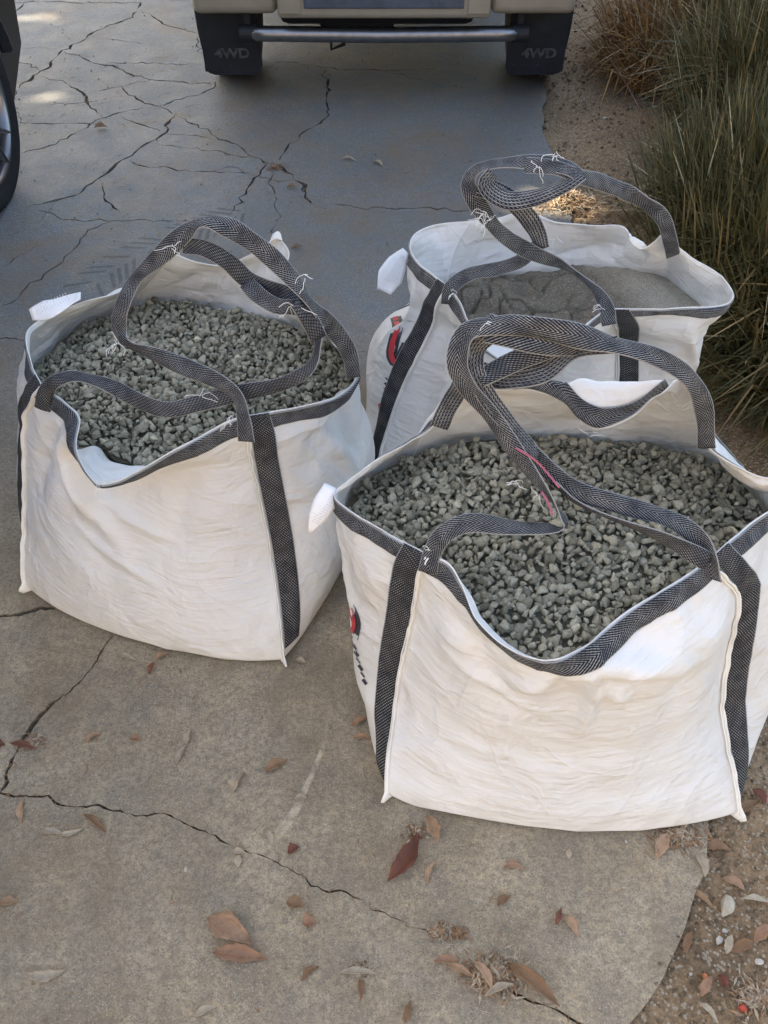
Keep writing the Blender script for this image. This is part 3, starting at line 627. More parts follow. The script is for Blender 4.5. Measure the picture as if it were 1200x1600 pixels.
# rear bag ------------------------------------------------------------
rearB = Bag('white bag of damp grey sand behind the nearest bag, red mark on its left side',
  ([(-.02, 1.44), (.66, 1.39), (.84, 2.0), (.02, 2.02)], (.03, .06, .03, .04)),
  ([(.04, 1.556), (.60, 1.52), (.77, 1.90), (.05, 1.92)], (.06, .15, .04, .08)),
  ([(.12, 1.58), (.555, 1.545), (.71, 1.74), (.15, 1.74)], (.06, .15, .06, .06)), .43,
  [[(703, 448, .60), (722, 478, .59), (738, 515, .58), (760, 545, .57), (800, 566, .56), (850, 562, .56), (895, 535, .575), (925, 502, .59)],
   [(948, 482, .60), (1010, 484, .585), (1080, 480, .57), (1138, 472, .555), (1144, 455, .555), (1120, 425, .575), (1080, 400, .60)],
   [(1036, 364, .665), (1018, 380, .635), (1000, 390, .61, .008, .012), (985, 378, .60, .004, .006), (972, 353, .605), (920, 352, .59), (870, 348, .59), (835, 334, .60), (810, 330, .60), (775, 340, .60)],
   [(735, 345, .60), (685, 350, .58), (650, 364, .57), (640, 384, .565), (655, 410, .57), (682, 432, .585)]],
  seed=37, cout=.010, creases=[(3.7, .5, 3.6, .3, .01, .03), (.1, .5, .2, .2, .012, .025), (.7, .5, .6, .2, -.01, .04), (1.3, .5, 1.4, .3, .012, .03)])
rearB.tape(0, .0, 1., mat='lined'); rearB.tape(1, 0, .97, mat='lined', wid=.032); rearB.tape(2, .35, .8); rearB.tape(3, .35, .98, mat='lined')
rearB.strap(0, -1); rearB.strap(1, 1); rearB.strap(2, -1); rearB.strap(3, 1)
for k in range(4): rearB.seam(k)
loops(rearB, [
 ([(700, 475, .57), (706, 448, .61, 0), (735, 428, .63, 0), (775, 420, .64, 0), (812, 408, .655, 10), (835, 388, .68, 30), (848, 376, .70, 50)], 'herring', .031),
 ([(952, 508, .58), (946, 478, .61, 0), (925, 448, .63, 40), (880, 415, .66, 50), (825, 392, .70, 20), (785, 366, .745, 0), (760, 338, .785, 0), (742, 312, .82, 0), (732, 285, .85, 10), (748, 262, .875, 40), (790, 254, .885, 50), (840, 254, .885, 20), (885, 262, .885, 10), (908, 276, .875, 30)], 'herring', .031),
 ([(1052, 400, .60), (1046, 372, .665, 0), (1035, 340, .715, 10), (1000, 312, .765, 5), (950, 288, .82, 0), (905, 276, .87, 0), (868, 262, .885, 0), (820, 258, .885, 10)], 'herring', .031),
 ([(770, 270, .87, 40), (760, 290, .85, 20), (790, 312, .83, 40), (835, 308, .84, 30), (880, 290, .865, 40), (905, 272, .88, 30)], 'lined', .038),
 ([(748, 290, .85, 0), (790, 306, .82, 0), (820, 334, .78, 0), (838, 362, .74, 10), (846, 386, .70, 20)], 'lined', .038)], 90)
for q in [(868, 240, .90, 5), (842, 262, .89, 4), (752, 332, .80, 8), (758, 345, .78, 6), (708, 458, .61, 5), (868, 372, .60, 3), (940, 482, .61, 4)]: thread(rearB.root, *q, L=.035, seed=q[0])
care_tag(rearB, [(634, 392, .565), (622, 410, .55), (610, 432, .53), (600, 456, .50)], .052, 14, 10, (.35, .9, 1.1, .7))
hook = [(619, 496), (622, 512), (616, 534), (613, 554), (619, 566), (628, 556), (637, 538)]
rearB.print_px(3, [(hook, 17)], M['ink'], .0022); rearB.print_px(3, [(hook[:-1]+[(635, 542)], 8)], M['red'], .0036)
rearB.print_px(3, [([(603-j*1.2, 590+j*8), (609-j*1.4, 596+j*8)], 2+1.6*(j % 2)) for j in range(7)], M['ink'], .0022); rearB.print_px(3, [([(594, 630), (596, 652)], 4)], M['red'], .0024)
# ------------------------------------------------------------------ fillings
def fill_poly(bag, inset=.010, n=120, dz=0):
    ring = bag.G[:, bag.fillrow+2, :2]; c = ring.mean(0); d = ring-c; L = np.linalg.norm(d, axis=1)[:, None]; r = c+d*(L-inset)/L; return r[::4]
def base_sheet(poly, zf, rings=8):
    c = poly.mean(0); V = []; n = len(poly)
    for k in range(rings+1):
        q = c+(poly-c)*(1-k/rings*.999); V.append(np.c_[q, zf(q[:, 0], q[:, 1])])
    V = np.vstack(V); F = []
    for k in range(rings):
        for i in range(n):
            a, b = k*n+i, k*n+(i+1) % n; F += [[a, b, b+n], [a, b+n, a+n]]
    return V, np.array(F)
def gravel(bag, label, z0, mound, dens=.0100, tilt=(0, 0)):
    poly = fill_poly(bag, .008); c = poly.mean(0)
    def zf(x, y):
        q = np.stack([x, y, x*0], -1); r2 = ((x-c[0])**2+(y-c[1])**2)/.09
        return z0+mound*np.clip(1-r2, -.3, 1)+.007*noise(q, 7, 2)+.004*noise(q, 22, 3)+tilt[0]*(x-c[0])+tilt[1]*(y-c[1])
    pos = []; rad = []; tone = []
    for lay, (rm, dz) in enumerate([(dens*1.14, 0), (dens*1.08, -.007), (dens*1.35, .006)]):
        p = poisson(poly, rm, 16000)
        if lay == 2: p = p[RNG.random(len(p)) < .4]
        r = (.60+.85*RNG.random(len(p))**1.5)*.0098; pos.append(np.c_[p, zf(p[:, 0], p[:, 1])+dz+RNG.uniform(-.003, .003, len(p))]); rad.append(r)
        tone.append(RNG.beta(2.2, 2.2, len(p)))
    pos = np.vstack(pos); rad = np.concatenate(rad); tone = np.concatenate(tone); ok = np.ones(len(pos), bool)
    for h in (z0-.01, z0+.015, z0+.04, z0+.06):
        pg = []
        for i in range(0, len(bag.G), 3):
            col = bag.G[i, bag.fillrow-12:]; j = int(np.argmax(col[:, 2] >= h)) if col[:, 2].max() >= h else int(col[:, 2].argmax()); pg.append(col[j, :2])
        pg = np.array(pg); cc = pg.mean(0); dd = pg-cc; ll = np.linalg.norm(dd, axis=1)[:, None]; pg = cc+dd*(ll-.010)/ll; ok &= in_poly(pos[:, 0], pos[:, 1], pg) | (np.abs(pos[:, 2]+.006-h) > .028)
    pos, rad, tone = pos[ok], rad[ok], tone[ok]; tone[RNG.random(len(tone)) < .008] = 1.
    me = stones_mesh('gravel', pos, rad, tone, STONES, base_sheet(fill_poly(bag, .009), lambda x, y: zf(x, y)-.013))
    tag(link('gravel', me, M['gravel']), label, 'gravel', kind='stuff')
gravel(nearB, 'grey green crushed gravel filling the nearest bag', .492, .030, tilt=(0, -.01))
gravel(leftB, 'grey green crushed gravel filling the bag at the left', .470, .028)
def sand():
    poly = fill_poly(rearB, .002); c = poly.mean(0); n = len(poly); R = 110; poly2 = np.repeat(poly, 1, 0)
    pp = rearB.G[:, rearB.fillrow+2, :2]; pp = pp[::2]; cc = pp.mean(0); n = len(pp); V = []
    for k in range(R+1): V.append(cc+(pp-cc)*(1-.999*k/R))
    V = np.vstack(V); x, y = V[:, 0], V[:, 1]; q = np.c_[V, x*0]
    hump = np.exp(-(((x-.62)/.17)**2+((y-1.70)/.14)**2)); edge = 1-np.clip(np.repeat(np.arange(R+1), n)/R*5, 0, 1)
    damp = np.clip((.56-x)/.12, 0, 1); w1 = np.abs(noise(q+[[3, 1, 0]]+.03*noise(q, 25, 3)[:, None], 13, 5)); w2 = np.abs(noise(q, 19, 7))
    z = .448+.060*hump+.012*noise(q, 5, 1)-.012*edge+damp*(.016*noise(q, 14, 6)+.010*noise(q, 34, 12)-.020*np.clip(.10-w1, 0, 1)/.10*.8-.014*np.clip(.10-w2, 0, 1)/.1)+.0035*noise(q, 60, 4)*(.4+damp)+.0015*noise(q, 150, 8)
    Vz = np.c_[V, z]; F = []
    i = np.arange(n); 
    F = np.concatenate([np.stack([k*n+i, k*n+(i+1) % n, (k+1)*n+(i+1) % n, (k+1)*n+i], 1) for k in range(R)])
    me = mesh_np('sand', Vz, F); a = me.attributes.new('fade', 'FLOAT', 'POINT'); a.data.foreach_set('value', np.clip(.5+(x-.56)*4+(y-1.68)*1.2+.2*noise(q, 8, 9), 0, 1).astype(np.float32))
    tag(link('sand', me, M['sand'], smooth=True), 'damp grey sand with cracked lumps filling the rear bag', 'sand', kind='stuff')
sand()
# ------------------------------------------------------------------ pick-up style vehicle at the top
M['champagne'] = simple('champagne_paint', (.30, .265, .21), .35, .5, .3, .08, 14, .1, 90)
M['rubber'] = simple('black_rubber', (.012, .014, .017), .72, .3, 0, .3, 20, .4, 60)
M['flap'] = simple('mud_flap_rubber', (.010, .014, .020), .55, .4, 0, .3, 12, .15, 30)
M['chrome'] = simple('scuffed_chrome', (.27, .28, .30), .38, .5, 1., .15, 25)
M['darkmetal'] = simple('dark_underbody', (.02, .022, .026), .6, .4, .3)
M['steppad'] = simple('blue_grey_step_pad', (.06, .075, .10), .6, .4, 0, .2, 30, .4, 120)
M['greytext'] = simple('worn_grey_lettering', (.06, .064, .072), .6, .4, 0, .6, 60)
M['glass'] = simple('dark_glass', (.01, .012, .015), .06, .8)
M['redlens'] = simple('red_lens', (.30, .01, .01), .15, .7)
M['blackpaint'] = simple('black_car_paint', (.008, .010, .013), .15, .6)
M['alloy'] = simple('dark_alloy', (.16, .165, .18), .3, .6, .8)
M['alloyrim'] = simple('machined_alloy', (.22, .225, .24), .3, .6, 1.)
def text_mesh(name, body, size, loc, rot, mat, parent, ext=.002, shear=0, sx=1, off=0):
    cu = bpy.data.curves.new(name, 'FONT'); cu.body = body; cu.size = size; cu.extrude = ext; cu.align_x = 'CENTER'; cu.align_y = 'CENTER'; cu.shear = shear; cu.offset = off
    to = bpy.data.objects.new(name, cu); COL.objects.link(to); dg = bpy.context.evaluated_depsgraph_get(); me = bpy.data.meshes.new_from_object(to.evaluated_get(dg))
    bpy.data.objects.remove(to); me.transform(Matrix.LocRotScale(Vector(loc), __import__('mathutils').Euler(rot), Vector((sx, 1, 1)))); return link(name, me, mat, parent)
def tyre(parent, x0, x1, cy, R, blocks=36, tread=.010):
    bm = bmesh.new(); w = abs(x1-x0); m = (x0+x1)/2; sh = .022
    prof = [(x0+.02, R*.60), (x0+.003, R*.72), (x0, R*.84), (x0+.006, R*.93), (x0+sh, R-.014), (m, R-.010), (x1-sh, R-.014), (x1-.006, R*.93), (x1, R*.84), (x1-.003, R*.72), (x1-.02, R*.60)]
    lathe_x(bm, prof, cy, R, 56)
    for k in range(blocks):                                   # tread blocks
        a = 2*PI*k/blocks
        for j in range(4):
            xa = x0+.016+j*(w-.032)/4+.004; xb = xa+(w-.032)/4-.008; da = (.5 if j % 2 else 0)*2*PI/blocks
            M4 = Matrix.Translation((0, cy, R)) @ Matrix.Rotation(a+da, 4, 'X') @ Matrix.Translation((0, 0, R-.008))
            r = bmesh.ops.create_cube(bm, size=1, matrix=M4 @ Matrix.Translation(((xa+xb)/2, 0, 0)) @ Matrix.Diagonal((xb-xa, 2*PI*R/blocks*.68, .018, 1)))
    return link('tyre', bm, M['rubber'], parent)
def truck():
    r = empty('parked_truck', (0, 5.4, 0), 'champagne vehicle parked at the top with two black mud flaps', 'truck')
    bm = bmesh.new(); bx(bm, (-.80, 3.80, .52), (.80, 7.9, 1.02), .05); bx(bm, (-.74, 3.86, 1.02), (.74, 6.4, 1.78), .10, 3)
    link('body', bm, M['champagne'], r)
    bm = bmesh.new(); bx(bm, (-.66, 3.845, 1.12), (.66, 3.87, 1.62), .01); link('rear_window', bm, M['glass'], r)
    for sx in (-1, 1):
        bm = bmesh.new(); bx(bm, (sx*.72-.06, 3.78, .62), (sx*.72+.06, 3.83, .96), .01); link('tail_light', bm, M['redlens'], r)
    # bumper: centre step beam and two wrapped corners
    bm = bmesh.new(); bx(bm, (-.435, 3.655, .405), (.435, 3.80, .545), .018, 3); link('bumper', bm, M['champagne'], r)
    for sx in (-1, 1):
        bm = bmesh.new(); bx(bm, (min(sx*.44, sx*.79), 3.70, .405), (max(sx*.44, sx*.79), 4.0, .60), .03, 4); link('bumper_corner', bm, M['champagne'], r)
        bm = bmesh.new(); bx(bm, (sx*.385-.045, 3.649, .425), (sx*.385+.045, 3.656, .53), .004); link('bumper_plate', bm, M['champagne'], r)
    bm = bmesh.new(); bx(bm, (-.325, 3.648, .445), (.325, 3.72, .550), .006)
    for k in range(22): bx(bm, (-.315+k*.029, 3.655, .5501), (-.300+k*.029, 3.712, .556))
    link('step_pad', bm, M['steppad'], r)
    # mud flaps and tyres
    for sx in (-1, 1):
        xa, xb = sorted((sx*.546, sx*.805)); bm = bmesh.new()
        out = [(xa+.04, .115), (xb-.04, .115), (xb-.012, .125), (xb, .155), (xb, .46), (xa, .46), (xa, .155), (xa+.012, .125)]
        a = [bm.verts.new((x, 3.850-.02*(z-.1), z)) for x, z in out]; b = [bm.verts.new((x, 3.862-.02*(z-.1), z)) for x, z in out]
        bm.faces.new(a[::-1]); bm.faces.new(b); n = len(a)
        for i in range(n): bm.faces.new((a[i], a[(i+1) % n], b[(i+1) % n], b[i]))
        bmesh.ops.recalc_face_normals(bm, faces=bm.faces)
        fl = link('mud_flap', bm, M['flap'], r)
        text_mesh('lettering', '4WD', .054, (sx*.675+(.015 if sx > 0 else 0), 3.8472, .205), (PI/2, 0, 0), M['greytext'], fl, .0012, 0, 1.25, .0018)
        for k in range(5):
            bm = bmesh.new(); bx(bm, (sx*.69-.11+k*.055-.006, 3.846, .130), (sx*.69-.11+k*.055+.006, 3.851, .158), .001); link('flap_rib', bm, M['flap'], fl)
        for cy in (4.215, 6.95):
            w = bpy.data.objects.new('wheel', None); COL.objects.link(w); w.parent = r; w.matrix_parent_inverse = Matrix.Translation(r.location).inverted()
            xa, xb = sx*.60, sx*.83; t = tyre(w, min(xa, xb), max(xa, xb), cy, .34, 30)
            bm = bmesh.new(); lathe_x(bm, [(sx*.80, .02), (sx*.80, .09), (sx*.77, .14), (sx*.79, .20), (sx*.81, .205)], cy, .34, 32); link('rim', bm, M['alloy'], w)
    bm = bmesh.new(); tube(bm, [(-.575, 3.76, .318), (-.50, 3.755, .318), (0, 3.75, .314), (.50, 3.755, .318), (.58, 3.76, .318)], .030, 20); link('step_tube', bm, M['chrome'], r, smooth=True)
    for sx in (-1, 1):
        bm = bmesh.new(); tube(bm, [(sx*.615, 3.762, .318), (sx*.545, 3.762, .318)], .033, 20); bx(bm, (sx*.58-.014, 3.765, .33), (sx*.58+.014, 3.80, .50), .004); link('tube_clamp', bm, M['darkmetal'], r)
    bm = bmesh.new(); bx(bm, (-.46, 3.88, .30), (.40, 4.6, .56), .04); bx(bm, (-.30, 4.1, .20), (.05, 4.5, .40), .03); bx(bm, (-.52, 4.7, .26), (.52, 7.0, .47), .05); bx(bm, (-.8, 4.05, .46), (.8, 7.4, .54), .01)
    tube(bm, [(-.75, 4.20, .34), (.75, 4.20, .34)], .05, 12); tube(bm, [(-.23, 3.80, .32), (-.23, 3.80, .24), (-.17, 3.78, .27)], .008, 6); link('underbody', bm, M['darkmetal'], r)
    bm = bmesh.new(); bx(bm, (-.40, 3.90, .36), (-.30, 3.96, .45), .01); link('tow_bracket', bm, M['darkmetal'], r)
truck()
def sedan():
    r = empty('parked_car', (-2.3, 1.5, 0), 'black car at the left edge with a dark multi-spoke wheel', 'car')
    cy, R, X = 2.95, .35, -1.455
    w = bpy.data.objects.new('wheel', None); COL.objects.link(w); w.parent = r; w.matrix_parent_inverse = Matrix.Translation(r.location).inverted()
    bm = bmesh.new(); lathe_x(bm, [(X-.22, R*.70), (X-.22, R*.9), (X-.19, R), (X-.02, R), (X-.005, R*.975), (X, R*.93), (X-.001, R*.86), (X-.006, R*.79), (X-.014, R*.765)], cy, R, 96)
    for k in range(90):
        a = 2*PI*k/90; M4 = Matrix.Translation((0, cy, R)) @ Matrix.Rotation(a, 4, 'X') @ Matrix.Translation((X-.035, 0, R)); bmesh.ops.create_cube(bm, size=1, matrix=M4 @ Matrix.Diagonal((.045, .010, .004, 1)))
    link('tyre', bm, M['rubber'], w, smooth=False)
    bm = bmesh.new(); lathe_x(bm, [(X-.014, R*.765), (X-.004, R*.76), (X-.003, R*.74), (X-.02, R*.715), (X-.10, R*.69), (X-.20, R*.68)], cy, R, 96); link('rim', bm, M['alloyrim'], w, smooth=True)
    bm = bmesh.new(); lathe_x(bm, [(X-.12, R*.69), (X-.12, .0)], cy, R, 48); link('brake_disc', bm, M['darkmetal'], w)
    for k in range(5):
        for sgn in (-1, 1):
            a = 2*PI*k/5+.3; a1 = a+sgn*.10; a2 = a+sgn*.24; bm = bmesh.new(); rad = [.045, .12, .19, .258]
            pts = []
            for q, rr in enumerate(rad):
                aa = a1+(a2-a1)*q/3; pts.append((cy+rr*math.cos(aa), R+rr*math.sin(aa), aa))
            sec = []
            for q, (yy, zz, aa) in enumerate(pts):
                tx = Vector((0, -math.sin(aa), math.cos(aa))); c = Vector((X-.028+.022*(q/3), yy, zz)); hw = .016-.003*q
                sec.append([bm.verts.new(c-tx*hw+Vector((-.02, 0, 0))), bm.verts.new(c-tx*hw*.6), bm.verts.new(c+tx*hw*.6), bm.verts.new(c+tx*hw+Vector((-.02, 0, 0)))])
            for u, v in zip(sec, sec[1:]):
                for j in range(3): bm.faces.new((u[j], u[j+1], v[j+1], v[j]))
            bmesh.ops.recalc_face_normals(bm, faces=bm.faces); sp = link('spoke', bm, M['alloy'], w)
            bm = bmesh.new(); tube(bm, [(X-.026+.022*(q/3), yy-.0*q, zz) for q, (yy, zz, aa) in enumerate(pts)], .0028, 6); link('spoke_highlight', bm, M['alloyrim'], sp)
    bm = bmesh.new(); lathe_x(bm, [(X-.03, .052), (X-.015, .045), (X-.012, .002)], cy, R, 24); link('hub_cap', bm, M['alloy'], w)
    # body side with arches, extruded
    def arch(c): return [(c+.39*math.cos(t), R+.39*math.sin(t)) for t in np.linspace(PI+.45, -.45, 22)]
    side = [(-.72, .40)]+arch(.16)+arch(cy)+[(3.62, .34), (3.70, .50), (3.66, .78), (3.2, .98), (2.5, 1.36), (1.0, 1.42), (.2, .95), (-.6, .80), (-.75, .55)]
    bm = bmesh.new()
    def lay(x, k): return [bm.verts.new((x, 1.5+(y-1.5)*k, z)) for y, z in side]
    a = lay(X-.035, .985); b = lay(X-.07, 1.); c = lay(-3.12, 1.005)
    # belt bulge
    for u, v in ((a, b), (b, c)):
        n = len(u)
        for i in range(n): bm.faces.new((u[i], u[(i+1) % n], v[(i+1) % n], v[i]))
    bm.faces.new(a); bm.faces.new(c[::-1]); bmesh.ops.recalc_face_normals(bm, faces=bm.faces); bmesh.ops.triangulate(bm, faces=[f for f in bm.faces if len(f.verts) > 4]); link('body', bm, M['blackpaint'], r)
    bm = bmesh.new(); n = 26; ang = np.linspace(PI+.1, .12, n); s = [[bm.verts.new((X+dx, cy+rr*math.cos(t), R+rr*math.sin(t))) for t in ang] for dx, rr in ((-.016, .385), (.018, .392), (.022, .42), (-.016, .47))]
    for u, v in zip(s, s[1:]):
        for i in range(n-1): bm.faces.new((u[i], u[i+1], v[i+1], v[i]))
    link('wheel_arch', bm, M['blackpaint'], r, smooth=True)
    bm = bmesh.new(); bx(bm, (-3.0, .9, .98), (X-.030, 2.5, 1.30), .02); link('side_window', bm, M['glass'], r)
sedan()
# ------------------------------------------------------------------ grass clumps
def blade_mat(name, a, b, c):
    m = NT(name, .55, .35); t = m.n('Attribute', attribute_name='tone').outputs['Fac']; m.color(m.ramp(t, [(0, a), (.5, b), (.9, c), (1, (.55, .48, .30))])); return m.m
M['blade'] = blade_mat('fountain_grass_blade', (.040, .038, .014), (.105, .096, .036), (.29, .19, .085))
M['straw'] = blade_mat('straw_grass_blade', (.10, .05, .018), (.26, .13, .045), (.42, .27, .11))
M['plume'] = simple('pinkish_plume', (.20, .11, .10), .9, .2)
def clump(label, cx, cy, rad, n, hgt, mat, spread=.5, seed=0, wid=.004, plumes=(), bias=0):
    r = np.random.default_rng(seed); root = empty('grass_clump', (cx, cy, float(soil_z(np.array(cx), np.array(cy)))), label, 'grass plant', 'ornamental grasses along the driveway edge')
    a = r.uniform(0, 2*PI, n); d = np.sqrt(r.uniform(0, 1, n))*rad; bxp = cx+np.cos(a)*d; byp = cy+np.sin(a)*d*1.15; bz = soil_z(bxp, byp)
    L = hgt*r.uniform(.35, 1.12, n)*(1-.25*d/rad); az = a+r.normal(0, .9, n); lean = np.clip(spread*(.25+.9*d/rad)+r.normal(0, .22, n), -.3, 1.5); curv = r.uniform(.1, 1.3, n)*spread
    K = 6; s = np.linspace(0, 1, K); th = lean[:, None]+curv[:, None]*s[None]*1.1
    kink = np.where(r.random(n) < .5, r.uniform(.4, 1.6, n), 0)[:, None]*(s[None] > .62); th = th+kink
    ds = L[:, None]/(K-1); hx = np.cumsum(np.sin(th)*ds, 1)-np.sin(th[:, :1])*ds; hz = np.cumsum(np.cos(th)*ds, 1)-np.cos(th[:, :1])*ds
    px = bxp[:, None]+hx*np.cos(az)[:, None]; py = byp[:, None]+hx*np.sin(az)[:, None]; pz = bz[:, None]+hz; pz = np.maximum(pz, bz[:, None]+.003)
    w = wid*r.uniform(.5, 1.25, n)[:, None]*np.array([.8, 1, 1, .85, .6, .12])[None]; tw = az+PI/2+r.normal(0, .8, n); sx = np.cos(tw)[:, None]*w; sy = np.sin(tw)[:, None]*w
    V = np.stack([np.stack([px-sx, py-sy, pz], -1), np.stack([px+sx, py+sy, pz+w*.25], -1)], 2).reshape(-1, 3)
    f = np.arange(n)[:, None]*(2*K)+np.arange(K-1)[None]*2; F = np.stack([f, f+1, f+3, f+2], -1).reshape(-1, 4)
    me = mesh_np('blades', V, F); at = me.attributes.new('tone', 'FLOAT', 'POINT'); tn = np.clip(r.beta(1.6, 2.2, n)+bias, 0, 1); tn[r.random(n) < .02] = 1
    at.data.foreach_set('value', np.repeat(tn, 2*K).astype(np.float32)); o = link('blades', me, M[mat], root); o['kind'] = 'stuff'
    for (q0, q1) in plumes:
        A = Vector(P(*q0)); B = Vector(P(*q1)); bm = bmesh.new(); tube(bm, [A.lerp(B, k/8)+Vector((0, 0, .008*math.sin(k/8*PI))) for k in range(9)], .0012, 5)
        rr = random.Random(seed); k0 = .35
        for i in range(420):
            k = rr.uniform(k0, 1); p = A.lerp(B, k)+Vector((0, 0, .008*math.sin(k*PI))); v = Vector((rr.gauss(0, 1), rr.gauss(0, 1), rr.gauss(0, 1))).normalized()*.016*math.sin(PI*min(1, (k-k0)/(1-k0)*.85+.12)); e = p+v+(B-A).normalized()*.01; s_ = v.cross(Vector((.3, .5, .8))).normalized()*.0005
            bm.faces.new([bm.verts.new(p-s_), bm.verts.new(p+s_), bm.verts.new(e)])
        link('flower_spike', bm, M['plume'], root)
clump('large green brown fountain grass, biggest clump, beside the rear sand bag', 1.42, 2.38, .46, 19000, .62, 'blade', .20, 1, .0046, plumes=[((1010, 190, .14), (950, 88, .22))])
clump('fountain grass clump at the right edge behind the biggest clump', 1.72, 3.30, .46, 9000, .78, 'blade', .22, 2)
clump('straw coloured dry grass clump behind the fountain grass near the truck', 1.42, 4.15, .30, 3800, .52, 'straw', .5, 3, bias=.1)
clump('low dark grass clump right of the nearest bags', 1.42, 1.95, .36, 7500, .50, 'blade', .6, 5, bias=-.04)
clump('tall dark fountain grass at the upper right corner beyond the others', 2.05, 4.5, .6, 7500, .9, 'blade', .22, 6)
# ------------------------------------------------------------------ grit, pebbles, berries
def grit(name, label, x0, x1, y0, y1, n, rmin, rmax, seed=0):
    x = RNG.uniform(x0, x1, n); y = RNG.uniform(y0, y1, n); k = (x-EDX(y)) > .004-.045*RNG.random(n)**2.5; k &= noise(np.c_[x, y, x*0], 7, seed)+RNG.uniform(-.6, .9, n) > 0; x, y = x[k], y[k]; r = rmin+(rmax-rmin)*RNG.random(len(x))**4
    me = stones_mesh(name, np.c_[x, y, np.where(x > EDX(y), soil_z(x, y), 0)+r*.3], r, RNG.random(len(x))**1.3, STONES_LO); tag(link(name, me, M['grit']), label, 'grit', kind='stuff')
grit('grit', 'sandy grit on the soil at the lower right corner', .40, 1.0, .12, .85, 9000, .0010, .0055)
grit('grit', 'coarse grit and clods on the dirt strip beside the truck', .68, 1.5, 2.4, 5.2, 5000, .002, .012, 3)
def one_stone(name, label, px, py, r, col, sc=(1, 1, .7), seed=1):
    V, F = hull_stone(seed+40, 22, .85); V = V*np.array(sc)*r; p = P(px, py); z = float(soil_z(np.array(p[0]), np.array(p[1]))) if p[0] > EDX(p[1]) else 0.
    o = link(name, mesh_np(name, V, F), col, smooth=False); o.location = (p[0], p[1], z+r*sc[2]*.55); o.rotation_euler = (0, 0, seed); md = o.modifiers.new('sub', 'SUBSURF'); md.levels = 2; md.render_levels = 2
    tag(o, label, name.replace('_', ' ')); return o
M['peb'] = simple('tan_stone', (.40, .35, .27), .8, .3, 0, .25, 60, .4, 200); M['whpeb'] = simple('white_pebble', (.46, .43, .38), .7, .3, 0, .2, 90)
M['berry'] = simple('orange_berry', (.55, .16, .05), .4, .5, 0, .3, 60); M['berryred'] = simple('red_berry', (.42, .06, .03), .4, .5, 0, .3, 60)
one_stone('stone', 'large tan rounded stone on the dirt at the lower right', 1136, 1413, .021, M['peb'], (1.0, .8, .55), 1)
for i, (x, y, r, l) in enumerate([(1136, 1452, .006, 'pair member, larger white pebble below the tan stone'), (1126, 1467, .009, 'white broken pebble below and left of the tan stone'), (978, 1315, .004, 'tiny white pebble just below the nearest bag'), (1188, 1502, .009, 'pale oval pebble at the right edge near the berries'), (1082, 1520, .004, 'small white pebble left of the orange berry'), (290, 1359, .0045, 'lone white pebble on concrete below the long crack'), (945, 184, .010, 'white pebble on the dirt near the grass')]):
    if i == 0: l = 'small white pebble between the tan stone and the broken one'
    one_stone('pebble', l, x, y, r, M['whpeb'], (1, .8, .7), i+3)
one_stone('berry', 'orange berry on the dirt left of the red one', 1105, 1526, .0075, M['berry'], (1.2, .9, .85), 8)
one_stone('berry', 'red berry near the bottom right corner', 1162, 1574, .0085, M['berryred'], (1.1, 1, .9), 9)
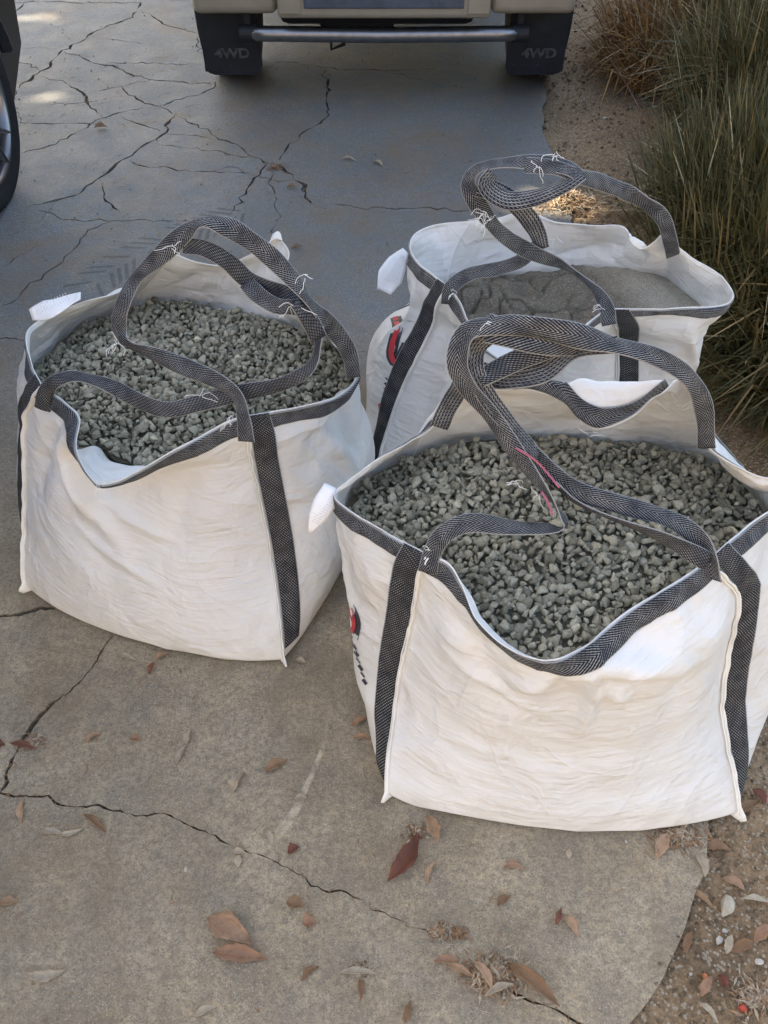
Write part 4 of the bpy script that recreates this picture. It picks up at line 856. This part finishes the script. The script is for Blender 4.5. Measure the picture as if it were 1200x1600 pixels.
# ------------------------------------------------------------------ fallen leaves
def leaf_mesh(L, W, curl, bend, seed):
    r = random.Random(seed); n = 12; V = []; F = []
    for i in range(n+1):
        t = i/n; w = W/2*(math.sin(PI*min(1, t**.85))**1.15)*(1+.16*r.uniform(-1, 1))+.0006; yb = bend*math.sin(PI*t)*L; zb = curl*L*(math.sin(PI*t)*.55+.22*math.sin(6*t+seed))
        for j, q in enumerate((-1, -.5, 0, .5, 1)): V.append((t*L-L/2, yb+q*w, .002+max(0, zb)+abs(q)**1.5*w*(.8+.35*r.uniform(-1, 1))))
    for i in range(n):
        for j in range(4): a = i*5+j; F.append((a, a+5, a+6, a+1))
    # stalk
    return mesh_np('fallen_leaf', V, F)
LV = [
 ('long brown curled leaf sticking out of the large heap to the lower right', 832, 1540, -40, 112, 19, 'leafbrown', .10, .05, .012),
 ('pale curved leaf lying on top of the large heap', 752, 1530, -58, 56, 12, 'leafpink', .1, .12, .045),
 ('grey leaf across the right side of the large heap', 778, 1552, 22, 52, 9, 'leaftan', .1, .08, .040),
 ('pale leaf reaching left out of the large heap', 698, 1504, 0, 44, 9, 'leafpink', .1, .05, .012),
 ('brown leaf reaching left under the pale one at the large heap', 718, 1518, -24, 50, 9, 'leafbrown', .1, .05, .012),
 # label, px, py, angle (deg, image, counter-clockwise), length px, width px, material, curl, bend, lift
 ('broad reddish brown leaf, upper of the overlapping pair, lower left', 360, 1456, -30, 90, 34, 'leafpink', .10, .05, .006),
 ('broad reddish brown leaf, lower of the overlapping pair, lower left', 376, 1494, -7, 90, 22, 'leafpink', .08, .03, .002),
 ('long dark red brown leaf pointing down left below the nearest bag', 630, 1340, 58, 96, 26, 'leafred', .22, -.08, .004),
 ('curled brown leaf with a drooping tip beneath the nearest bag edge', 676, 1297, -70, 48, 20, 'leafbrown', .25, .05, .003),
 ('thin curved tan leaf left of the dark red brown one, near the edge', 674, 1365, 70, 40, 7, 'leafpink', .1, .15, .002),
 ('slim pinkish leaf lying flat in the middle below the nearest bag', 803, 1359, -4, 36, 9, 'leafpink', .06, .18, .002),
 ('small brown leaf slanting up right in the middle of the slab', 787, 1408, 38, 28, 9, 'leafbrown', .12, .1, .002),
 ('short black brown leaf standing beside the pink slanted leaf', 872, 1433, 72, 28, 8, 'leafred', .2, .05, .004),
 ('pink tan slanted leaf right of the short black brown leaf', 891, 1447, -55, 44, 13, 'leafpink', .15, .05, .003),
 ('broad tan leaf standing against the lower edge of the nearest bag', 1036, 1322, 64, 48, 18, 'leafpink', .12, .05, .003),
 ('narrow tan leaf at the slab edge, lower right', 1093, 1353, -70, 42, 14, 'leaftan', .12, .12, .003),
 ('pink brown leaf on dirt above the tan stone', 1148, 1382, -30, 46, 13, 'leafpink', .1, .1, .003),
 ('brown leaf on dirt right under the bag corner', 1122, 1325, -6, 50, 15, 'leafbrown', .1, .08, .003),
 ('long thin leaf running into the dirt left of the tan stone', 1098, 1402, -38, 56, 8, 'leafbrown', .1, .05, .003),
 ('grey brown leaf at the right edge level with the tan stone', 1182, 1406, -8, 44, 8, 'leaftan', .1, .05, .003),
 ('pale upright leaf on dirt below the white broken pebble', 1141, 1474, 72, 34, 11, 'leaftan', .1, .05, .003),
 ('grey folded leaf right of the pale upright leaf', 1163, 1478, 25, 44, 14, 'leafbrown', .15, .05, .003),
 ('orange pink leaf cut by the right edge of the dirt', 1194, 1458, 40, 40, 14, 'leafpink', .1, .05, .003),
 ('pinkish forked leaf under the orange berry', 1106, 1540, 60, 40, 12, 'leafpink', .1, .05, .003),
 ('red brown curled leaf between the two berries', 1132, 1533, -60, 28, 12, 'leafred', .2, .05, .003),
 ('thin pale stick leaf at the bottom right below the berries', 1108, 1582, -48, 48, 7, 'leaftan', .05, .1, .003),
 ('brown leaf on the slab edge left of the dirt', 1078, 1470, 70, 40, 10, 'leafbrown', .1, .05, .003),
 ('pale curved leaf lying alone at the lower left', 74, 1520, 6, 64, 13, 'leaftan', .06, -.10, .002),
 ('pale forked leaf crossing the dark one near the bottom middle', 560, 1522, -3, 62, 10, 'leaftan', .08, .05, .004),
 ('dark leaf hanging down from the pale forked leaf', 563, 1546, -88, 34, 8, 'leafbrown', .08, .05, .002),
 ('dark leaf cut by the bottom edge left of the debris pile', 637, 1582, 76, 38, 10, 'leafbrown', .08, .05, .002),
 ('thin brown leaf near the bottom, left of the middle', 485, 1522, 40, 36, 8, 'leafbrown', .08, .15, .002),
 ('thin grey leaf at the bottom, under the thin brown leaf', 322, 1581, 25, 40, 9, 'leaftan', .08, .1, .002),
 ('small tan leaf lying across the long crack', 374, 1333, -6, 22, 9, 'leaftan', .15, .1, .004),
 ('tiny upright leaf just under the leaf across the crack', 374, 1346, 80, 22, 10, 'leaftan', .15, .1, .002),
 ('small maroon leaf fragment right of the long crack', 459, 1329, 30, 22, 14, 'leafred', .1, .1, .002),
 ('orange tinted leaf on top of the pale streak', 470, 1249, 5, 20, 9, 'leaftan', .1, .1, .002),
 ('narrow leaf at the lower end of the pale streak', 420, 1310, -62, 26, 8, 'leaftan', .1, .1, .002),
 ('reddish crumpled leaf fragment below the dark clod', 484, 1443, 10, 22, 20, 'leafpink', .25, .05, .003),
 ('dark brown crumpled clod leaf in the middle of the slab', 462, 1415, -12, 30, 18, 'leafbrown', .3, .05, .003),
 ('tan leaf upper of two in a line, below the left bag', 296, 1153, 72, 26, 9, 'leaftan', .1, .1, .002),
 ('longer tan leaf lower of two in a line, below the left bag', 284, 1180, 62, 36, 9, 'leaftan', .06, .05, .002),
 ('crumpled brown leaf pair in the middle of the slab, near the streak', 372, 1225, 60, 38, 16, 'leaftan', .2, .1, .003),
 ('brown speckled leaf with a pale tip above the crumpled pair', 432, 1198, 28, 42, 13, 'leafbrown', .1, .05, .002),
 ('orange brown leaf at the base of the left bag', 254, 1027, 28, 24, 10, 'leafpink', .12, .05, .003),
 ('dark leaf hanging beside the orange one at the left bag base', 238, 1045, 66, 22, 8, 'leafred', .12, .05, .002),
 ('pale narrow leaf just below the left bag', 198, 1028, -16, 34, 7, 'leaftan', .08, .05, .002),
 ('reddish leaf lying across the crack at the left', 38, 1168, -14, 44, 9, 'leafred', .08, .05, .004),
 ('vertical pink leaf under the crack at the far left', 36, 1267, 84, 42, 9, 'leafpink', .08, .05, .002),
 ('yellow green leaf left of the pair below the crack', 82, 1303, -6, 46, 8, 'leaftan', .08, .05, .002),
 ('thin curved leaf touching the yellow green leaf', 112, 1300, 14, 40, 6, 'leaftan', .08, -.1, .003),
 ('brown leaf slanting down right below the crack, left side', 149, 1288, -40, 46, 9, 'leafbrown', .08, .05, .002),
 ('small brown leaf in the upper left of the slab, curved', 147, 1155, 30, 30, 9, 'leafpink', .12, .2, .002),
 ('small orange brown leaf left of the two leaves in a line', 212, 1157, -8, 20, 9, 'leafpink', .12, .1, .002),
 ('brown leaf beside the nearest bag, upper of two', 562, 1130, 26, 30, 10, 'leafpink', .12, .1, .002),
 ('brown leaf beside the nearest bag, lower of two', 566, 1155, -4, 30, 8, 'leafbrown', .12, .1, .002),
 ('orange smear of crushed leaf at the left edge', 14, 1411, 4, 34, 12, 'leafbrown', .05, .05, .001),
 ('tiny red leaf at the left edge above the crack', 2, 1166, 10, 14, 12, 'leafred', .1, .1, .002),
 ('brown leaf on bluish concrete behind the left bag', 158, 201, 6, 22, 10, 'leafbrown', .1, .1, .004),
 ('small brown leaf right of the left bag peak', 464, 388, 12, 18, 6, 'leafbrown', .1, .1, .003),
 ('brown leaf in the wide crack below the truck', 456, 294, 0, 16, 9, 'leafbrown', .2, .1, .003),
 ('white pale leaf near the crack between left and rear bags', 585, 548, 80, 16, 7, 'leaftan', .1, .15, .003),
 ('thin pale leaf in the shade under the truck', 545, 252, -4, 26, 5, 'leaftan', .1, .15, .003),
 ('curved leaf on the driveway in front of the truck, right of the thin pale one', 590, 258, -20, 18, 6, 'leaftan', .1, .2, .003),
 ('brown leaf on the dirt by the bag corner at the right edge', 1168, 1262, 30, 46, 14, 'leafbrown', .15, .05, .006),
 ('reddish leaf behind the bag corner at the right edge', 1186, 1245, -50, 34, 16, 'leafred', .15, .05, .006),
 ('small upright pale leaf in the middle below the nearest bag', 889, 1335, 82, 16, 7, 'leaftan', .1, .05, .002),
 ('faint tan leaf between the left bag and the nearest bag', 470, 1034, -20, 18, 8, 'leaftan', .1, .05, .002)]
for i, (lab, px, py, ang, Lp, Wp, mt, cu, be, lift) in enumerate(LV):
    p = P(px, py); dx = Lp/2*math.cos(math.radians(ang)); dy = -Lp/2*math.sin(math.radians(ang)); a = P(px-dx, py-dy); b = P(px+dx, py+dy)
    L = float(np.linalg.norm(b-a))*.94; dist = np.linalg.norm(p-np.array([0, 0, CH])); W = max(.004, Wp/CF*dist*.92)
    z = max(0., 0) if p[0] < EDX(p[1]) else float(soil_z(np.array(p[0]), np.array(p[1])))
    o = link('fallen_leaf', leaf_mesh(L, W, cu, be, i), M[mt], smooth=True); o.location = (p[0], p[1], z+lift*.6+.001); o.rotation_euler = (random.uniform(-.15, .15), random.uniform(-.05, .05), math.atan2(b[1]-a[1], b[0]-a[0]))
    md = o.modifiers.new('solid', 'SOLIDIFY'); md.thickness = .0006; tag(o, lab, 'leaf', 'dry leaves fallen on the ground')
# debris heaps: matted flowers and leaf scraps
def debris(label, px, py, rad, n, seed, mat=('leaftan', 'leafbrown'), h=.02, long=.03):
    r = random.Random(seed); p = P(px, py); root = empty('debris_heap', (p[0], p[1], 0 if p[0] < EDX(p[1]) else -.004), label, 'leaf debris')
    for mi, mt in enumerate(mat):
        bm = bmesh.new()
        for _ in range(n):
            a = r.uniform(0, 2*PI); d = abs(r.gauss(0, .5))*rad; c = Vector((p[0]+math.cos(a)*d, p[1]+math.sin(a)*d*.7, root.location.z+r.uniform(.001, h*max(.1, 1-d/rad)))); az = r.uniform(0, 2*PI); L = r.uniform(.3, 1)*long*.5; w = r.uniform(.0006, .0028)
            t = Vector((math.cos(az), math.sin(az), r.uniform(-.25, .35))); s_ = Vector((-t.y, t.x, r.uniform(-.5, .5)))*w; k = Vector((0, 0, r.uniform(0, .004)))
            q = [c-t*L, c-s_+k, c+t*L, c+s_+k]; q = [Vector((v.x, v.y, max(v.z, root.location.z+.0008))) for v in q]; bm.faces.new([bm.verts.new(v) for v in q])
        o = link('scraps', bm, M[mt], root); o['kind'] = 'stuff'
debris('large heap of matted dry blossoms and leaves near the bottom', 770, 1522, .050, 420, 1, h=.028)
debris('small tuft of dry blossom on the crack left of the large heap', 690, 1457, .022, 150, 2, h=.016, long=.018)
debris('dark crumbly clod right of the small tuft on the crack', 716, 1459, .018, 120, 3, ('leafbrown', 'leafbrown'), h=.012, long=.010)
debris('tuft of yellow dry stalks under the nearest bag right corner', 1060, 1305, .055, 220, 4, h=.014)
debris('straw coloured blossom scraps beside the dark red brown leaf', 650, 1300, .030, 60, 5, h=.010, long=.02)
debris('plant litter on the dirt at the right edge near the red berry', 1185, 1560, .050, 160, 6, h=.012)
debris('litter caught in the crack junction at the left edge', 50, 1160, .030, 70, 7, h=.008)
debris('litter under the pale forked leaf near the bottom middle', 562, 1512, .018, 60, 8, h=.008, long=.012)
debris('heap of dry yellow litter on the dirt behind the rear bag', 885, 318, .16, 500, 9, ('leaftan', 'leafbrown'), h=.05, long=.07)
debris('leaf litter on the dirt at the foot of the grass behind the rear bag', 985, 340, .14, 260, 10, ('leafbrown', 'leafbrown'), h=.03, long=.07)
debris('litter in the wide crack junction in front of the truck', 430, 262, .07, 90, 11, ('leafbrown', 'leafbrown'), h=.006, long=.02)
# small crumbs on the slab
def crack_litter():
    V = []; F = []; pos = []; rad = []
    for c, wv in CRACKS:
        for i in range(len(c)):
            far = c[i][1] > 2
            for _ in range(3 if wv[i] > .004 else 1):
                if RNG.random() < .25: continue
                p = c[i]+RNG.normal(0, 1, 2)*max(.0025, wv[i]*.55); z = RNG.uniform(-.004, .001)
                if RNG.random() < .6: pos.append([p[0], p[1], z]); rad.append(RNG.uniform(.0010, .0028)*(1.7 if far else 1))
                else:
                    a = RNG.uniform(0, PI); L = RNG.uniform(.002, .008)*(1.6 if far else 1); w = L*.2; t = np.array([math.cos(a), math.sin(a), RNG.uniform(-.1, .2)]); s_ = np.array([-t[1], t[0], .1]); q = np.array([p[0], p[1], .0015]); j = len(V)
                    V += [q-t*L, q-s_*w, q+t*L, q+s_*w]; F.append([j, j+1, j+2, j+3])
    pos = np.array(pos); tag(link('crack_dirt', stones_mesh('crack_dirt', pos, np.array(rad), RNG.random(len(pos))*.5, STONES_LO), M['grit']), 'brown dirt crumbs packed into the driveway cracks', 'dirt', kind='stuff')
    V = np.array(V); V[:, 2] = np.maximum(V[:, 2], .0006); tag(link('crack_litter', mesh_np('crack_litter', V, F), M['leafbrown']), 'plant scraps caught along the driveway cracks', 'leaf scraps', kind='stuff')
crack_litter()
def crumbs():
    n = 2600; x = RNG.uniform(-1.9, .75, n); y = RNG.uniform(.15, 5, n)**1.; k = (x < EDX(y)-.005); x, y = x[k], y[k]; r = .0006+.0022*RNG.random(len(x))**5*(.5+y*.4)
    me = stones_mesh('crumbs', np.c_[x, y, r*.4], r, RNG.random(len(x))*.9, STONES_LO); tag(link('crumbs', me, M['grit']), 'dirt crumbs scattered over the concrete', 'dirt', kind='stuff')
    n = 1000; V = []; F = []
    for i in range(n):
        ys = RNG.uniform(.15, 4.5); xs = RNG.uniform(-1.8, min(.9, EDX(ys)+.3)); a = RNG.uniform(0, PI); L = RNG.uniform(.002, .010)*(1+.3*ys); w = RNG.uniform(.0005, .0016)*(1+.3*ys); c = np.array([xs, ys, .0022+(0 if xs < EDX(ys) else .004)]); t = np.array([math.cos(a), math.sin(a), .05]); s_ = np.array([-t[1], t[0], 0]); j = len(V)
        V += [c-t*L, c-s_*w, c+t*L, c+s_*w+[0, 0, .001]]; F.append([j, j+1, j+2, j+3])
    tag(link('leaf_scraps', mesh_np('leaf_scraps', V, F), M['leafbrown']), 'tiny brown leaf scraps strewn over the driveway', 'leaf scraps', kind='stuff')
crumbs()
# ------------------------------------------------------------------ unseen tree, added so its crown keeps the direct sun off
def sun_block_tree():
    m = NT('tree_leaf', .5, .4); v = m.co(); m.color(m.mix(m.noise(v, 3, 3), (.035, .055, .018), (.08, .10, .035))); M['treeleaf'] = m.m
    M['bark'] = simple('tree_bark', (.14, .10, .07), .9, .2, 0, .3, 12, .6, 30)
    tgt = Vector((0, 2.3, 0)); C = tgt+SDIR*10.5; root = empty('sun_block_tree', (C.x-1.5, C.y-.5, 0), 'unseen tall leafy tree added ahead on the left to block direct sun', 'tree')
    bm = bmesh.new(); base = Vector(root.location); tube(bm, [base, base+Vector((.1, .05, 2)), base+Vector((.5, .1, 4.2)), C], [.28, .22, .18, .06], 12)
    r = random.Random(3)
    for k in range(9):
        a = 2*PI*k/9; s0 = base.lerp(C, .62+.2*r.random()); tube(bm, [s0, s0+Vector((math.cos(a)*1.4, math.sin(a)*1.4, .9)), s0+Vector((math.cos(a)*3.2, math.sin(a)*3.2, 1.5))], [.09, .06, .02], 7)
    link('trunk', bm, M['bark'], root)
    n = 34000; g = RNG.normal(size=(n, 3)); g /= np.linalg.norm(g, axis=1)[:, None]; g *= RNG.random(n)[:, None]**(1/3); c = np.array(C)+g*np.array([5.4, 5.4, 1.7])+.25*noise(g, 4, 2)[:, None]
    # placed gaps: drop the leaves whose shade would fall on the sun flecks
    S = np.array(SDIR)
    keep = np.ones(n, bool)
    for (px, py, Z, rx, ry) in FLECKS:
        q = P(px, py, Z); t = (c[:, 2]-Z)/S[2]; gx = c[:, 0]-S[0]*t; gy = c[:, 1]-S[1]*t; keep &= ((gx-q[0])/(rx+.10))**2+((gy-q[1])/(ry+.10))**2 > 1
    c = c[keep]; n = len(c); R = rotmat(n); q = np.array([[-.16, 0, 0], [0, -.075, .01], [.16, 0, 0], [0, .075, .01]])
    V = (np.einsum('nij,mj->nmi', R, q)*RNG.uniform(.8, 1.3, n)[:, None, None]+c[:, None, :]).reshape(-1, 3); F = np.arange(4*n).reshape(n, 4)
    o = link('crown', mesh_np('crown', V, F), M['treeleaf'], root); o['kind'] = 'stuff'
FLECKS = [(60, 152, 0, .07, .03), (45, 28, 0, .12, .0), (866, 326, 0, .16, .17), (240, 612, .50, -.035, -.045)]
sun_block_tree()

# ------------------------------------------------------------------ unseen sunlit building, added behind the camera to bounce warm light
def added_house():
    M['stucco'] = simple('cream_stucco', (.68, .58, .44), .9, .2, 0, .05, 3, .3, 80); M['roof'] = simple('roof_tile', (.25, .12, .08), .9, .2, 0, .2, 5); M['gdoor'] = simple('garage_door_paint', (.72, .68, .58), .6)
    r = empty('added_house', (0, -5.5, 0), 'unseen cream stucco building with garage door, added behind the camera for bounce light', 'added_house')
    bm = bmesh.new(); bx(bm, (-9, -11, 0), (9, -5.5, 3.3)); link('wall', bm, M['stucco'], r)
    bm = bmesh.new()
    for z in range(4): bx(bm, (-2.4, -5.52, .02+z*.55), (2.4, -5.47, .55+z*.55), .01)
    g = link('garage_door', bm, M['gdoor'], r); g['kind'] = 'stuff'
    bm = bmesh.new(); a = [bm.verts.new(v) for v in [(-9.5, -5.0, 3.3), (9.5, -5.0, 3.3), (9.5, -11.5, 3.3), (-9.5, -11.5, 3.3), (-9.5, -8.2, 5.2), (9.5, -8.2, 5.2)]]
    for f in [(0, 1, 5, 4), (3, 4, 5, 2), (0, 4, 3), (1, 2, 5), (0, 3, 2, 1)]: bm.faces.new([a[i] for i in f])
    link('roof', bm, M['roof'], r)
added_house()
